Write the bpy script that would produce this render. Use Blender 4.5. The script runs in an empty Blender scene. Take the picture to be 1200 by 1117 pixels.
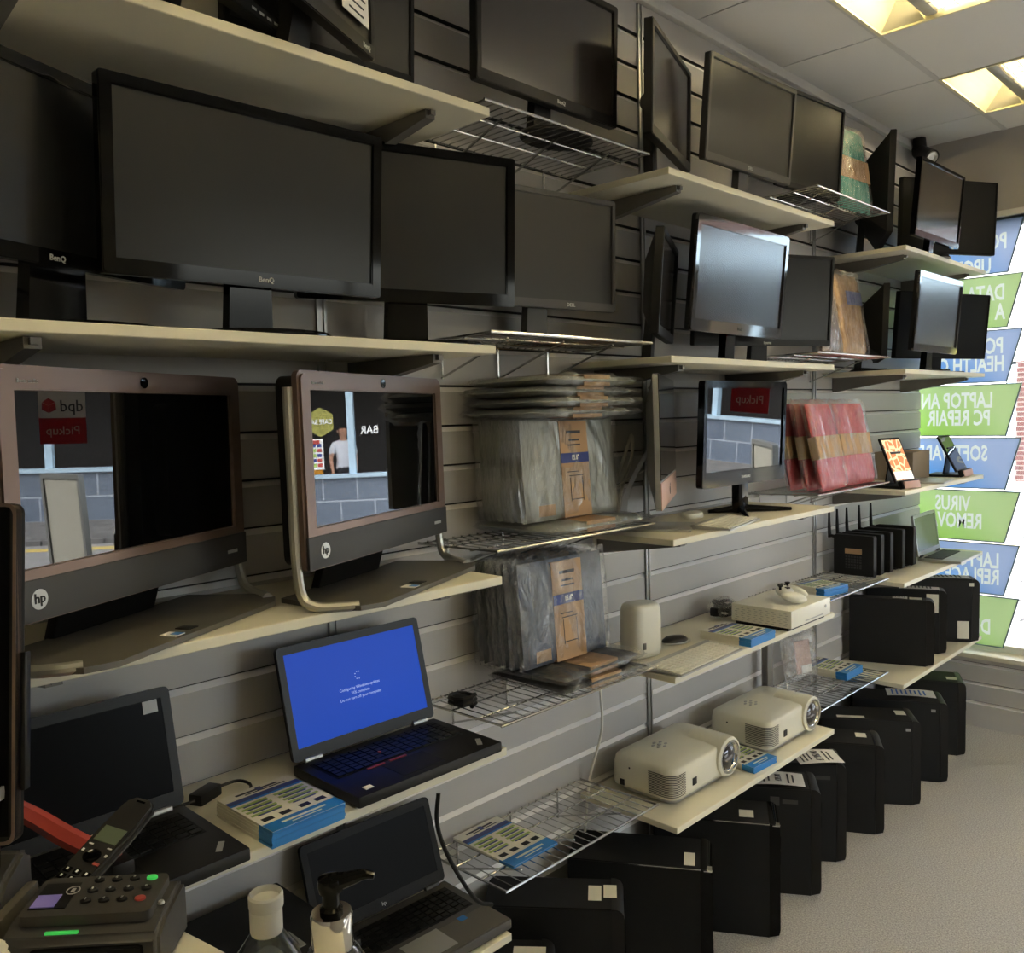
import bpy, bmesh, math, random
from mathutils import Vector, Matrix, noise
R = math.radians
random.seed(7)
S = bpy.context.scene
COL = S.collection
DG = None

# ------------------------------------------------------------------ materials
def lin(c):
    return tuple(((v / 12.92) if v <= .04045 else ((v + .055) / 1.055) ** 2.4) for v in c)

def mat(name, rgb, rough=.5, metal=0., spec=.5, var=0., vscale=40., bump=0., bscale=200., emit=None, estr=0., coat=0., trans=0.):
    """rgb is given as display colour 0-255"""
    m = bpy.data.materials.new(name); m.use_nodes = True
    nt = m.node_tree; b = nt.nodes['Principled BSDF']
    c = lin([v / 255 for v in rgb])
    b.inputs['Base Color'].default_value = (*c, 1)
    b.inputs['Roughness'].default_value = rough
    b.inputs['Metallic'].default_value = metal
    b.inputs['Specular IOR Level'].default_value = spec
    if coat: b.inputs['Coat Weight'].default_value = coat; b.inputs['Coat Roughness'].default_value = .03
    if trans: b.inputs['Transmission Weight'].default_value = trans
    if emit:
        b.inputs['Emission Color'].default_value = (*lin([v / 255 for v in emit]), 1)
        b.inputs['Emission Strength'].default_value = estr
    tc = None
    if var or bump:
        tc = nt.nodes.new('ShaderNodeTexCoord')
    if var:
        n = nt.nodes.new('ShaderNodeTexNoise'); n.inputs['Scale'].default_value = vscale; n.inputs['Detail'].default_value = 3
        nt.links.new(tc.outputs['Object'], n.inputs['Vector'])
        mx = nt.nodes.new('ShaderNodeMix'); mx.data_type = 'RGBA'
        mx.inputs['A'].default_value = (*[v * (1 - var) for v in c], 1)
        mx.inputs['B'].default_value = (*[min(1, v * (1 + var)) for v in c], 1)
        nt.links.new(n.outputs['Fac'], mx.inputs['Factor']); nt.links.new(mx.outputs['Result'], b.inputs['Base Color'])
    if bump:
        n2 = nt.nodes.new('ShaderNodeTexNoise'); n2.inputs['Scale'].default_value = bscale; n2.inputs['Detail'].default_value = 4
        nt.links.new(tc.outputs['Object'], n2.inputs['Vector'])
        bp = nt.nodes.new('ShaderNodeBump'); bp.inputs['Strength'].default_value = bump; bp.inputs['Distance'].default_value = .01
        nt.links.new(n2.outputs['Fac'], bp.inputs['Height']); nt.links.new(bp.outputs['Normal'], b.inputs['Normal'])
    return m

def plastic_mat(name, tint=(255, 255, 255), amount=.16, rough=.12, scale=(26., 26., 5.), haze=.06):
    """clear crinkled film"""
    m = bpy.data.materials.new(name); m.use_nodes = True
    nt = m.node_tree; nt.nodes.clear()
    out = nt.nodes.new('ShaderNodeOutputMaterial')
    tr = nt.nodes.new('ShaderNodeBsdfTransparent'); gl = nt.nodes.new('ShaderNodeBsdfGlossy'); df = nt.nodes.new('ShaderNodeBsdfDiffuse')
    gl.inputs['Roughness'].default_value = rough
    c = lin([v / 255 for v in tint])
    gl.inputs['Color'].default_value = (*c, 1); df.inputs['Color'].default_value = (*c, 1)
    tc = nt.nodes.new('ShaderNodeTexCoord'); mp = nt.nodes.new('ShaderNodeMapping'); mp.inputs['Scale'].default_value = scale
    n = nt.nodes.new('ShaderNodeTexNoise'); n.inputs['Scale'].default_value = 1.; n.inputs['Detail'].default_value = 5; n.inputs['Distortion'].default_value = 1.2
    nt.links.new(tc.outputs['Object'], mp.inputs['Vector']); nt.links.new(mp.outputs['Vector'], n.inputs['Vector'])
    bp = nt.nodes.new('ShaderNodeBump'); bp.inputs['Strength'].default_value = 1.; bp.inputs['Distance'].default_value = .05
    nt.links.new(n.outputs['Fac'], bp.inputs['Height'])
    nt.links.new(bp.outputs['Normal'], gl.inputs['Normal']); nt.links.new(bp.outputs['Normal'], df.inputs['Normal'])
    lw = nt.nodes.new('ShaderNodeLayerWeight'); lw.inputs['Blend'].default_value = .35
    nt.links.new(bp.outputs['Normal'], lw.inputs['Normal'])
    ma = nt.nodes.new('ShaderNodeMath'); ma.operation = 'MULTIPLY_ADD'; ma.inputs[1].default_value = .4; ma.inputs[2].default_value = amount
    nt.links.new(lw.outputs['Fresnel'], ma.inputs[0])
    m1 = nt.nodes.new('ShaderNodeMixShader'); nt.links.new(ma.outputs[0], m1.inputs[0])
    m0 = nt.nodes.new('ShaderNodeMixShader'); m0.inputs[0].default_value = haze
    nt.links.new(tr.outputs[0], m0.inputs[1]); nt.links.new(df.outputs[0], m0.inputs[2])
    nt.links.new(m0.outputs[0], m1.inputs[1]); nt.links.new(gl.outputs[0], m1.inputs[2])
    nt.links.new(m1.outputs[0], out.inputs['Surface'])
    return m

def glass_mat(name, tint=(250, 252, 252), refl=1.):
    m = bpy.data.materials.new(name); m.use_nodes = True
    nt = m.node_tree; nt.nodes.clear()
    out = nt.nodes.new('ShaderNodeOutputMaterial')
    tr = nt.nodes.new('ShaderNodeBsdfTransparent'); gl = nt.nodes.new('ShaderNodeBsdfGlossy'); gl.inputs['Roughness'].default_value = .0
    tr.inputs['Color'].default_value = (*lin([v / 255 for v in tint]), 1)
    fr = nt.nodes.new('ShaderNodeFresnel'); fr.inputs['IOR'].default_value = 1.45
    mx = nt.nodes.new('ShaderNodeMixShader')
    nt.links.new(fr.outputs[0], mx.inputs[0]); nt.links.new(tr.outputs[0], mx.inputs[1]); nt.links.new(gl.outputs[0], mx.inputs[2])
    nt.links.new(mx.outputs[0], out.inputs['Surface'])
    return m

def print_mat(name, rgb, glow=.55, rgb2=None):
    """translucent printed sign film: daylight behind shines through it; rgb2 paints in the paler glare toward the top right"""
    m = bpy.data.materials.new(name); m.use_nodes = True
    nt = m.node_tree; nt.nodes.clear()
    out = nt.nodes.new('ShaderNodeOutputMaterial')
    c = lin([v / 255 for v in rgb])
    d = nt.nodes.new('ShaderNodeBsdfPrincipled'); d.inputs['Base Color'].default_value = (*c, 1); d.inputs['Roughness'].default_value = .3
    t = nt.nodes.new('ShaderNodeBsdfTranslucent'); t.inputs['Color'].default_value = (*c, 1)
    if rgb2:  # glare painted into the colour, paler away from the lower left
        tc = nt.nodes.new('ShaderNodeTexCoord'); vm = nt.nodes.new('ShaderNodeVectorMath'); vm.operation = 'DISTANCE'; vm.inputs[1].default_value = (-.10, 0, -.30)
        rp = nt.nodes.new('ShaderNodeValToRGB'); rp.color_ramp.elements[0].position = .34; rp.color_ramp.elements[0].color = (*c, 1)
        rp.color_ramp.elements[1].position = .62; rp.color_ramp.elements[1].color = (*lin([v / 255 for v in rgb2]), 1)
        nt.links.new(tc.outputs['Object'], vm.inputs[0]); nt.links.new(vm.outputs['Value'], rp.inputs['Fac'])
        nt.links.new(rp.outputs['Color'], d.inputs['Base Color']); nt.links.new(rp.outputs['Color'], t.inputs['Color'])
    mx = nt.nodes.new('ShaderNodeMixShader'); mx.inputs[0].default_value = glow
    nt.links.new(d.outputs[0], mx.inputs[1]); nt.links.new(t.outputs[0], mx.inputs[2])
    nt.links.new(mx.outputs[0], out.inputs['Surface'])
    return m

M = {}
M['slat'] = mat('slat_grey', (187, 184, 181), .45, var=.03, vscale=8)
M['lip'] = mat('groove_insert', (250, 247, 244), .35, metal=.1)
M['dark'] = mat('dark_gap', (26, 25, 24), .7)
M['alu'] = mat('aluminium', (186, 186, 184), .35, metal=.75)
M['shelf'] = mat('cream_melamine', (226, 221, 201), .42, var=.02, vscale=5)
M['bracket'] = mat('grey_bracket', (120, 117, 112), .4, metal=.3)
M['wire'] = mat('chrome_wire', (190, 190, 188), .22, metal=.95)
M['blk'] = mat('black_plastic', (24, 23, 22), .4, spec=.3, var=.06, vscale=30)
M['blkmatte'] = mat('black_matte', (27, 27, 27), .6, spec=.25, bump=.08, bscale=600)
M['blkgloss'] = mat('black_gloss', (12, 12, 12), .07, spec=.18)
M['grymatte'] = mat('dark_grey_plastic', (58, 57, 56), .5)
M['dellgrey'] = mat('graphite_plastic', (74, 72, 70), .42)
M['scr'] = mat('screen_matte', (26, 26, 25), .28, spec=.4)
M['scrlap'] = mat('screen_antiglare', (9, 9, 11), .3, spec=.06)
M['scr2'] = mat('screen_matte_grey', (50, 49, 47), .32, spec=.42)
M['scrg'] = mat('screen_gloss', (8, 8, 9), .0, spec=.9)
M['scrsemi'] = mat('screen_semi', (50, 45, 42), .16, spec=1.)
M['silver'] = mat('silver_plastic', (176, 176, 172), .32, metal=.5)
M['darkchrome'] = mat('smoked_chrome', (120, 118, 116), .05, metal=.9)
M['chrome'] = mat('chrome', (215, 215, 215), .08, metal=1.)
M['white'] = mat('white_plastic', (228, 226, 214), .35, var=.01)
M['cream'] = mat('cream_plastic', (222, 219, 202), .38, var=.01)
M['whitekey'] = mat('white_keys', (236, 233, 220), .45)
M['led'] = mat('logo_print', (190, 190, 188), .4)
M['letter'] = mat('white_lettering', (235, 235, 235), .5)
M['label'] = mat('paper_label', (226, 222, 206), .6, var=.04, vscale=60)
M['paper'] = mat('white_paper', (238, 236, 232), .7)
M['ink'] = mat('printed_ink', (60, 60, 66), .7)
M['brown'] = mat('brown_metal_bezel', (126, 106, 96), .34, metal=.5)
M['tubegrey'] = mat('satin_tube', (178, 176, 166), .28, metal=.7)
M['foot'] = mat('grey_foot', (92, 89, 82), .42)
M['blue'] = mat('flyer_blue', (38, 128, 205), .35)
M['navy'] = mat('flyer_navy', (52, 66, 130), .35)
M['lime'] = mat('flyer_lime', (160, 186, 96), .35)
M['flycream'] = mat('flyer_cream', (232, 228, 212), .35)
M['card'] = mat('cardboard', (190, 153, 114), .75, var=.06, vscale=20)
M['cardbox'] = mat('cardboard_box', (150, 134, 116), .75, var=.05, vscale=20)
M['sleevegrey'] = mat('grey_fabric', (168, 171, 163), .85, var=.08, vscale=60, bump=.1, bscale=900)
M['sleevedark'] = mat('charcoal_fabric', (52, 54, 58), .85, var=.1, vscale=60)
M['sleeveslate'] = mat('slate_fabric', (96, 104, 120), .85, var=.1, vscale=60)
M['red'] = mat('red_fabric', (205, 60, 72), .7, var=.06, vscale=60)
M['redp'] = mat('red_plastic', (176, 70, 62), .4)
M['gold'] = mat('golden_foil', (190, 150, 100), .25, metal=.5, var=.6, vscale=26, bump=1., bscale=20)
M['foil'] = mat('silver_foil', (160, 140, 124), .22, metal=.6, var=.6, vscale=26, bump=1., bscale=20)
M['teal'] = mat('teal_fabric', (74, 168, 150), .6, var=.1, vscale=30, bump=.5, bscale=26)
M['film'] = plastic_mat('clear_film', amount=.10, rough=.13, scale=(15., 15., 5.), haze=.02)
M['film2'] = plastic_mat('crinkled_film', amount=.10, rough=.12, scale=(18., 18., 8.), haze=.03)
M['filmclear'] = plastic_mat('loose_film', amount=.14, rough=.1, scale=(20., 16., 16.), haze=.14)
M['copper'] = mat('pink_stand', (206, 166, 150), .4, metal=.3)
M['bluescreen'] = mat('lit_blue_screen', (20, 70, 190), .3, emit=(24, 66, 172), estr=.11, spec=.1)
M['screentext'] = mat('lit_screen_text', (150, 180, 230), .4, emit=(170, 195, 240), estr=.13)
M['greenled'] = mat('green_led', (60, 200, 90), .4, emit=(70, 220, 100), estr=.06)
M['lcd'] = mat('green_lcd', (96, 108, 88), .3)
M['violet'] = mat('lit_violet_lcd', (110, 100, 150), .3, emit=(120, 105, 165), estr=.05)
M['ceil'] = mat('ceiling_tile', (224, 222, 218), .85, var=.015, vscale=120)
M['grid'] = mat('ceiling_grid', (206, 204, 200), .6)
M['reflector'] = mat('cream_reflector', (226, 219, 186), .45)
M['perf'] = mat('perforated_metal', (190, 186, 172), .4, metal=.2, var=.3, vscale=400)
M['mirror'] = mat('louvre_mirror', (225, 225, 222), .12, metal=.9)
M['tube'] = mat('lit_lamp_tube', (255, 255, 255), .4, emit=(255, 238, 200), estr=14.)
M['wallp'] = mat('painted_wall', (172, 168, 163), .8)
M['room'] = mat('room_wall', (214, 210, 202), .8)
M['lens'] = mat('lens_glass', (60, 56, 58), .02, metal=.5, coat=1.)
M['clearpl'] = glass_mat('clear_bottle', (225, 228, 226))
M['glass'] = glass_mat('window_glass')
M['frost'] = mat('frosted_cap', (226, 226, 222), .35, trans=.35)
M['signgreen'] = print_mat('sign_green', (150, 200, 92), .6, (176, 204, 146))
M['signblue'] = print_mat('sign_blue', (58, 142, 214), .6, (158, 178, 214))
M['signwhite'] = print_mat('sign_lettering', (214, 224, 220), .6)
M['signedge'] = mat('sign_edge', (96, 120, 130), .4)
M['bluebright'] = mat('ink_blue', (60, 110, 190), .6)

def mat_carpet():
    m = bpy.data.materials.new('grey_carpet'); m.use_nodes = True
    nt = m.node_tree; b = nt.nodes['Principled BSDF']; b.inputs['Roughness'].default_value = .95; b.inputs['Specular IOR Level'].default_value = .1
    tc = nt.nodes.new('ShaderNodeTexCoord')
    n = nt.nodes.new('ShaderNodeTexNoise'); n.inputs['Scale'].default_value = 190; n.inputs['Detail'].default_value = 8; n.inputs['Roughness'].default_value = .75
    nt.links.new(tc.outputs['Object'], n.inputs['Vector'])
    r = nt.nodes.new('ShaderNodeValToRGB')
    r.color_ramp.elements[0].position = .32; r.color_ramp.elements[0].color = (*lin((.47, .465, .46)), 1)
    r.color_ramp.elements[1].position = .68; r.color_ramp.elements[1].color = (*lin((.88, .87, .86)), 1)
    nt.links.new(n.outputs['Fac'], r.inputs['Fac']); nt.links.new(r.outputs['Color'], b.inputs['Base Color'])
    bp = nt.nodes.new('ShaderNodeBump'); bp.inputs['Strength'].default_value = .6; bp.inputs['Distance'].default_value = .01
    nt.links.new(n.outputs['Fac'], bp.inputs['Height']); nt.links.new(bp.outputs['Normal'], b.inputs['Normal'])
    return m
M['carpet'] = mat_carpet()

def mat_brick(name, c1, c2, mortar, scale, bw, rh, msize, rough=.85, axes='XZ'):
    m = bpy.data.materials.new(name); m.use_nodes = True
    nt = m.node_tree; b = nt.nodes['Principled BSDF']; b.inputs['Roughness'].default_value = rough
    tc = nt.nodes.new('ShaderNodeTexCoord'); sx = nt.nodes.new('ShaderNodeSeparateXYZ'); cx = nt.nodes.new('ShaderNodeCombineXYZ')
    nt.links.new(tc.outputs['Object'], sx.inputs[0]); nt.links.new(sx.outputs[axes[0]], cx.inputs['X']); nt.links.new(sx.outputs[axes[1]], cx.inputs['Y'])
    t = nt.nodes.new('ShaderNodeTexBrick'); nt.links.new(cx.outputs[0], t.inputs['Vector'])
    for k, c in (('Color1', c1), ('Color2', c2), ('Mortar', mortar)): t.inputs[k].default_value = (*lin([v / 255 for v in c]), 1)
    t.inputs['Scale'].default_value = scale; t.inputs['Brick Width'].default_value = bw; t.inputs['Row Height'].default_value = rh; t.inputs['Mortar Size'].default_value = msize
    nt.links.new(t.outputs['Color'], b.inputs['Base Color'])
    return m
M['brick'] = mat_brick('red_brick', (66, 33, 29), (56, 29, 26), (96, 90, 86), 1., .225, .075, .008)
M['paving'] = mat_brick('paving_slabs', (112, 110, 108), (98, 96, 94), (24, 23, 22), 1., .42, .42, .012, axes='XY')
M['facetile'] = mat_brick('blue_grey_tile', (112, 122, 136), (104, 114, 130), (168, 176, 186), 1., .62, .42, .014, rough=.35)
M['asphalt'] = mat('asphalt', (136, 134, 132), .9, var=.1, vscale=40)
M['yellow'] = mat('yellow_paint', (220, 190, 90), .8)
M['render'] = mat('white_render', (236, 232, 226), .85)
M['bluetrim'] = mat('pale_blue_frame', (176, 200, 216), .5)
M['cafedark'] = mat('dark_interior', (52, 48, 46), .8)
M['orange'] = mat('orange_chair', (236, 160, 40), .5)
M['skin'] = mat('skin', (196, 148, 122), .6)
M['hair'] = mat('dark_hair', (48, 38, 32), .7)
M['shirt'] = mat('white_shirt', (226, 226, 232), .8)
M['trouser'] = mat('dark_trousers', (52, 50, 54), .8)
M['olive'] = mat('olive_sign', (150, 146, 70), .6)
M['dpdwhite'] = print_mat('sticker_white', (226, 220, 212), .5)
M['dpdred'] = print_mat('sticker_red', (190, 40, 56), .4)
M['gryscreen'] = mat('sage_screen', (96, 104, 80), .2, spec=.8)

# ------------------------------------------------------------------ mesh builder
class MB:
    def __init__(s): s.bm = bmesh.new(); s.mi = 0; s.M = Matrix()
    def _new(s, fn):
        for f in s.bm.faces: f.tag = True
        fn()
        for f in s.bm.faces:
            if not f.tag: f.material_index = s.mi
        return s
    def box(s, c, d, bevel=0, seg=2, rot=None):
        def fn():
            m = s.M @ Matrix.Translation(c) @ (rot or Matrix()) @ Matrix.Diagonal((*d, 1))
            r = bmesh.ops.create_cube(s.bm, size=1, matrix=m)
            if bevel:
                es = {e for v in r['verts'] for e in v.link_edges}
                bmesh.ops.bevel(s.bm, geom=list(es), offset=bevel, segments=seg, affect='EDGES', profile=.6)
        return s._new(fn)
    def face(s, pts):
        def fn():
            vs = [s.bm.verts.new(s.M @ Vector(p)) for p in pts]
            s.bm.faces.new(vs)
        return s._new(fn)
    def prism(s, poly, a, b, axis='x', smooth=False):
        """poly of 2-D points extruded along axis from a to b"""
        def P(p, t):
            return {'x': (t, p[0], p[1]), 'y': (p[0], t, p[1]), 'z': (p[0], p[1], t)}[axis]
        def fn():
            A = [s.bm.verts.new(s.M @ Vector(P(p, a))) for p in poly]
            B = [s.bm.verts.new(s.M @ Vector(P(p, b))) for p in poly]
            n = len(poly)
            fs = [s.bm.faces.new(A[::-1]), s.bm.faces.new(B)]
            for i in range(n): fs.append(s.bm.faces.new((A[i], A[(i + 1) % n], B[(i + 1) % n], B[i])))
            bmesh.ops.recalc_face_normals(s.bm, faces=fs)
        return s._new(fn)
    def ring(s, outer, inner, a, b, axis='x'):
        """closed frame between two loops with the same point count"""
        def P(p, t):
            return {'x': (t, p[0], p[1]), 'y': (p[0], t, p[1]), 'z': (p[0], p[1], t)}[axis]
        def fn():
            n = len(outer)
            L = [[s.bm.verts.new(s.M @ Vector(P(p, t))) for p in l] for l, t in ((outer, a), (outer, b), (inner, b), (inner, a))]
            fs = []
            for k in range(4):
                X, Y = L[k], L[(k + 1) % 4]
                for i in range(n): fs.append(s.bm.faces.new((X[i], X[(i + 1) % n], Y[(i + 1) % n], Y[i])))
            bmesh.ops.recalc_face_normals(s.bm, faces=fs)
        return s._new(fn)
    def tube(s, pts, r, n=8, closed=False):
        pts = [Vector(p) for p in pts]
        def fn():
            rings = []
            N = len(pts)
            up = None
            for i, p in enumerate(pts):
                if closed: t = (pts[(i + 1) % N] - pts[i - 1])
                else: t = (pts[min(i + 1, N - 1)] - pts[max(i - 1, 0)])
                t.normalize()
                if up is None:
                    up = Vector((0, 0, 1)) if abs(t.z) < .9 else Vector((1, 0, 0))
                a = t.cross(up).normalized(); b2 = a.cross(t).normalized(); up = b2
                rr = r[i] if isinstance(r, (list, tuple)) else r
                rings.append([s.bm.verts.new(s.M @ (p + (a * math.cos(2 * math.pi * k / n) + b2 * math.sin(2 * math.pi * k / n)) * rr)) for k in range(n)])
            for i in range(N if closed else N - 1):
                A, B = rings[i], rings[(i + 1) % N]
                for k in range(n): s.bm.faces.new((A[k], A[(k + 1) % n], B[(k + 1) % n], B[k]))
            if not closed:
                s.bm.faces.new(rings[0][::-1]); s.bm.faces.new(rings[-1])
        return s._new(fn)
    def lathe(s, prof, c=(0, 0, 0), n=24, axis='z', sx=1., sy=1.):
        """prof: (radius, height) list"""
        def fn():
            rings = []
            for rad, h in prof:
                ring = []
                for k in range(n):
                    a = 2 * math.pi * k / n
                    u, v = rad * math.cos(a) * sx, rad * math.sin(a) * sy
                    p = {'z': (u, v, h), 'x': (h, u, v), 'y': (v, h, u)}[axis]
                    ring.append(s.bm.verts.new(s.M @ (Vector(c) + Vector(p))))
                rings.append(ring)
            for A, B in zip(rings, rings[1:]):
                for k in range(n): s.bm.faces.new((A[k], A[(k + 1) % n], B[(k + 1) % n], B[k]))
            s.bm.faces.new(rings[0][::-1]); s.bm.faces.new(rings[-1])
        return s._new(fn)
    def build(s, name, mats, parent=None, smooth=True, loc=None, rotz=None, angle=35, normals=False):
        me = bpy.data.meshes.new(name)
        if normals: bmesh.ops.recalc_face_normals(s.bm, faces=s.bm.faces[:])
        s.bm.to_mesh(me); s.bm.free()
        for m in (mats if isinstance(mats, (list, tuple)) else [mats]): me.materials.append(M[m] if isinstance(m, str) else m)
        if smooth:
            me.shade_smooth(); me.set_sharp_from_angle(angle=R(angle))
        o = bpy.data.objects.new(name, me); COL.objects.link(o)
        if parent: o.parent = parent
        if loc: o.location = loc
        if rotz is not None: o.rotation_euler.z = R(rotz)
        return o

def rrect(y0, y1, z0, z1, r, n=4):
    pts = []
    for cy, cz, a0 in ((y1 - r, z1 - r, 0), (y0 + r, z1 - r, 90), (y0 + r, z0 + r, 180), (y1 - r, z0 + r, 270)):
        for k in range(n + 1):
            a = R(a0 + 90 * k / n); pts.append((cy + r * math.cos(a), cz + r * math.sin(a)))
    return pts

def tag(o, label, cat, group=None):
    o['label'] = label; o['category'] = cat
    if group: o['group'] = group
    return o
def thing(name, label, cat, loc, yaw=0, group=None):
    o = bpy.data.objects.new(name, None); COL.objects.link(o); o.empty_display_size = .05
    o.location = loc; o.rotation_euler.z = R(yaw)
    return tag(o, label, cat, group)
def struct(o): o['kind'] = 'structure'; return o
def dup(root, label, loc, yaw=None, group=None):
    r = root.copy(); COL.objects.link(r); r.location = loc; r['label'] = label
    if yaw is not None: r.rotation_euler.z = R(yaw)
    if group: r['group'] = group
    for ch in list(root.children):
        c = ch.copy(); COL.objects.link(c); c.parent = r
        for g in list(ch.children):
            d = g.copy(); COL.objects.link(d); d.parent = c
    return r

def text(name, body, m, parent, loc, size, right=(0, 1, 0), up=(0, 0, 1), align='CENTER', xs=1., bold=0., ext=.0004, spacing=1.):
    """lettering as a thin mesh; right/up give the reading direction in the parent's space"""
    cu = bpy.data.curves.new(name, 'FONT'); cu.body = body; cu.size = size; cu.align_x = align; cu.align_y = 'CENTER'
    cu.extrude = ext; cu.offset = bold; cu.resolution_u = 2; cu.space_character = spacing
    o = bpy.data.objects.new('tmp', cu); COL.objects.link(o)
    me = bpy.data.meshes.new_from_object(o.evaluated_get(bpy.context.evaluated_depsgraph_get()))
    COL.objects.unlink(o); bpy.data.objects.remove(o); bpy.data.curves.remove(cu)
    X, U = Vector(right).normalized(), Vector(up).normalized(); N = X.cross(U)
    T = Matrix(((X.x * xs, U.x, N.x, loc[0]), (X.y * xs, U.y, N.y, loc[1]), (X.z * xs, U.z, N.z, loc[2]), (0, 0, 0, 1)))
    me.transform(T); me.materials.clear(); me.materials.append(M[m]); me.name = name
    r = bpy.data.objects.new(name, me); COL.objects.link(r)
    if parent: r.parent = parent
    return r

def polyline(pts, n=8):
    """smooth Catmull-Rom curve through the points"""
    P = [Vector(p) for p in pts]; P = [P[0] * 2 - P[1]] + P + [P[-1] * 2 - P[-2]]
    out = []
    for i in range(1, len(P) - 2):
        for k in range(n):
            t = k / n; a, b, c, d = P[i - 1:i + 3]
            out.append(.5 * ((2 * b) + (c - a) * t + (2 * a - 5 * b + 4 * c - d) * t * t + (3 * b - a - 3 * c + d) * t ** 3))
    return out + [P[-2]]

# ------------------------------------------------------------------ camera
cam = bpy.data.cameras.new('camera'); co = bpy.data.objects.new('camera', cam); COL.objects.link(co)
cam.sensor_fit = 'HORIZONTAL'; cam.sensor_width = 36; cam.lens = 1019.57 / 1200 * 36; cam.clip_start = .02; cam.clip_end = 200
def cam_axes(p, r, y):
    cp, sp, cy, sy, cr, sr = math.cos(p), math.sin(p), math.cos(y), math.sin(y), math.cos(r), math.sin(r)
    f = Vector((sy * cp, cy * cp, sp)); rt = Vector((cy, -sy, 0)); up = rt.cross(f)
    return cr * rt + sr * up, -sr * rt + cr * up, f
rt, up, fw = cam_axes(-.0687, -.0257, -.774)
co.matrix_world = Matrix(((rt.x, up.x, -fw.x, 1.657), (rt.y, up.y, -fw.y, 0), (rt.z, up.z, -fw.z, 1.65), (0, 0, 0, 1)))
S.camera = co

# ------------------------------------------------------------------ setting
YD, CZ = 4.77, 2.975
G0 = 2.9297                                   # height of the top groove
UPR = [-.125, 1.0887, 2.3024, 3.5132]
RX, BY = 4.2, -2.4                            # right wall, back wall
b = MB(); b.box((2.05, 1.2, -.05), (4.6, 7.4, .1)); struct(b.build('floor', 'carpet', smooth=False))

def slat_profile(x0, back, top, bottom, g0, pitch=.1, sgn=1):
    """side profile of grooved board: list of segments (p, q, material index)"""
    segs = []; z = top
    k = 0
    while True:
        g = g0 - pitch * k; k += 1
        if g > top - .02: continue
        if g < bottom + .03: break
        pts = [(x0, z), (x0, g + .004), (back, g + .004), (back, g - .001), (x0 + (.0006 if back > x0 else -.0006), g - .013)]
        segs += [(pts[0], pts[1], 0), (pts[1], pts[2], 2), (pts[2], pts[3], 2), (pts[3], pts[4], 1)]
        z = g - .013
    segs.append(((x0, z), (x0, bottom), 0))
    return segs
b = MB()
for (x0, z0), (x1, z1), mi in slat_profile(0, -.009, 2.928, .0, G0):
    b.mi = mi; b.face([(x0, BY, z0), (x1, BY, z1), (x1, YD, z1), (x0, YD, z0)])
b.mi = 0
b.face([(0, BY, 2.928), (0, YD, 2.928), (-.12, YD, 2.928), (-.12, BY, 2.928)])
b.face([(-.012, YD, 0), (-.012, YD, 2.928), (-.12, YD, 2.928), (-.12, YD, 0)])
b.face([(-.12, BY, 0), (-.12, YD, 0), (-.12, YD, 3.1), (-.12, BY, 3.1)])
struct(b.build('wall_left', ['slat', 'lip', 'dark'], smooth=False))
for k, y in enumerate(UPR):
    b = MB(); b.box((.0015, y + .012, 1.47), (.003, .024, 2.91)); b.box((.004, y + .003, 1.47), (.006, .006, 2.91)); b.box((.004, y + .021, 1.47), (.006, .006, 2.91))
    struct(b.build('trim_%d' % (k + 1), 'alu', smooth=False))
b = MB(); b.box((.006, (BY + YD) / 2, 2.9365), (.03, YD - BY, .017), .003); b.box((-.03, (BY + YD) / 2, 2.962), (.07, YD - BY, .035))
struct(b.build('trim_5', ['grid'], smooth=False))
b = MB(); b.box((.008, (BY + YD) / 2, .05), (.016, YD - BY, .1), .003); struct(b.build('baseboard_left', 'slat'))

# front wall below and above the shop window
b = MB()
for (x0, z0), (x1, z1), mi in slat_profile(0, .011, .36, .0, .43):
    # x is depth behind the face here
    b.mi = mi; b.face([(-.12, YD + x0, z0), (RX, YD + x0, z0), (RX, YD + x1, z1), (-.12, YD + x1, z1)])
b.mi = 0; b.box((2.04, YD + .08, .18), (4.32, .13, .36))
struct(b.build('wall_front', ['slat', 'lip', 'dark'], smooth=False))
b = MB(); b.box((2.04, YD + .05, .372), (4.32, .16, .024), .004); struct(b.build('trim_6', 'shelf'))
b = MB(); b.box((2.04, YD + .09, 2.78), (4.32, .16, .44)); struct(b.build('wall_front_header', 'wallp', smooth=False))
b = MB(); b.box((2.04, YD + .045, 2.575), (4.32, .1, .03), .004); struct(b.build('trim_7', 'grid'))
b = MB()
for (x0, z0), (x1, z1), mi in slat_profile(0, .011, 2.56, .384, 2.55):
    b.mi = mi; b.face([(2.02, YD - .02 + x0, z0), (RX, YD - .02 + x0, z0), (RX, YD - .02 + x1, z1), (2.02, YD - .02 + x1, z1)])
b.mi = 0; b.box((3.12, YD + .06, 1.47), (2.2, .13, 2.17))
struct(b.build('wall_front_pier', ['slat', 'lip', 'dark'], smooth=False))
# window frame and glass
WY = YD + .115
b = MB()
b.box((.95, WY, .40), (2.14, .05, .04)); b.box((.95, WY, 2.55), (2.14, .05, .04))
b.box((-.1, WY, 1.47), (.04, .05, 2.15)); b.box((1.995, WY, 1.47), (.05, .05, 2.15)); 
wf = struct(b.build('window_1', 'white', smooth=False))
b = MB(); b.box((.95, WY + .01, 1.475), (2.06, .006, 2.11)); g = b.build('window_1_glass', 'glass', smooth=False); struct(g); g.parent = wf

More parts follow.
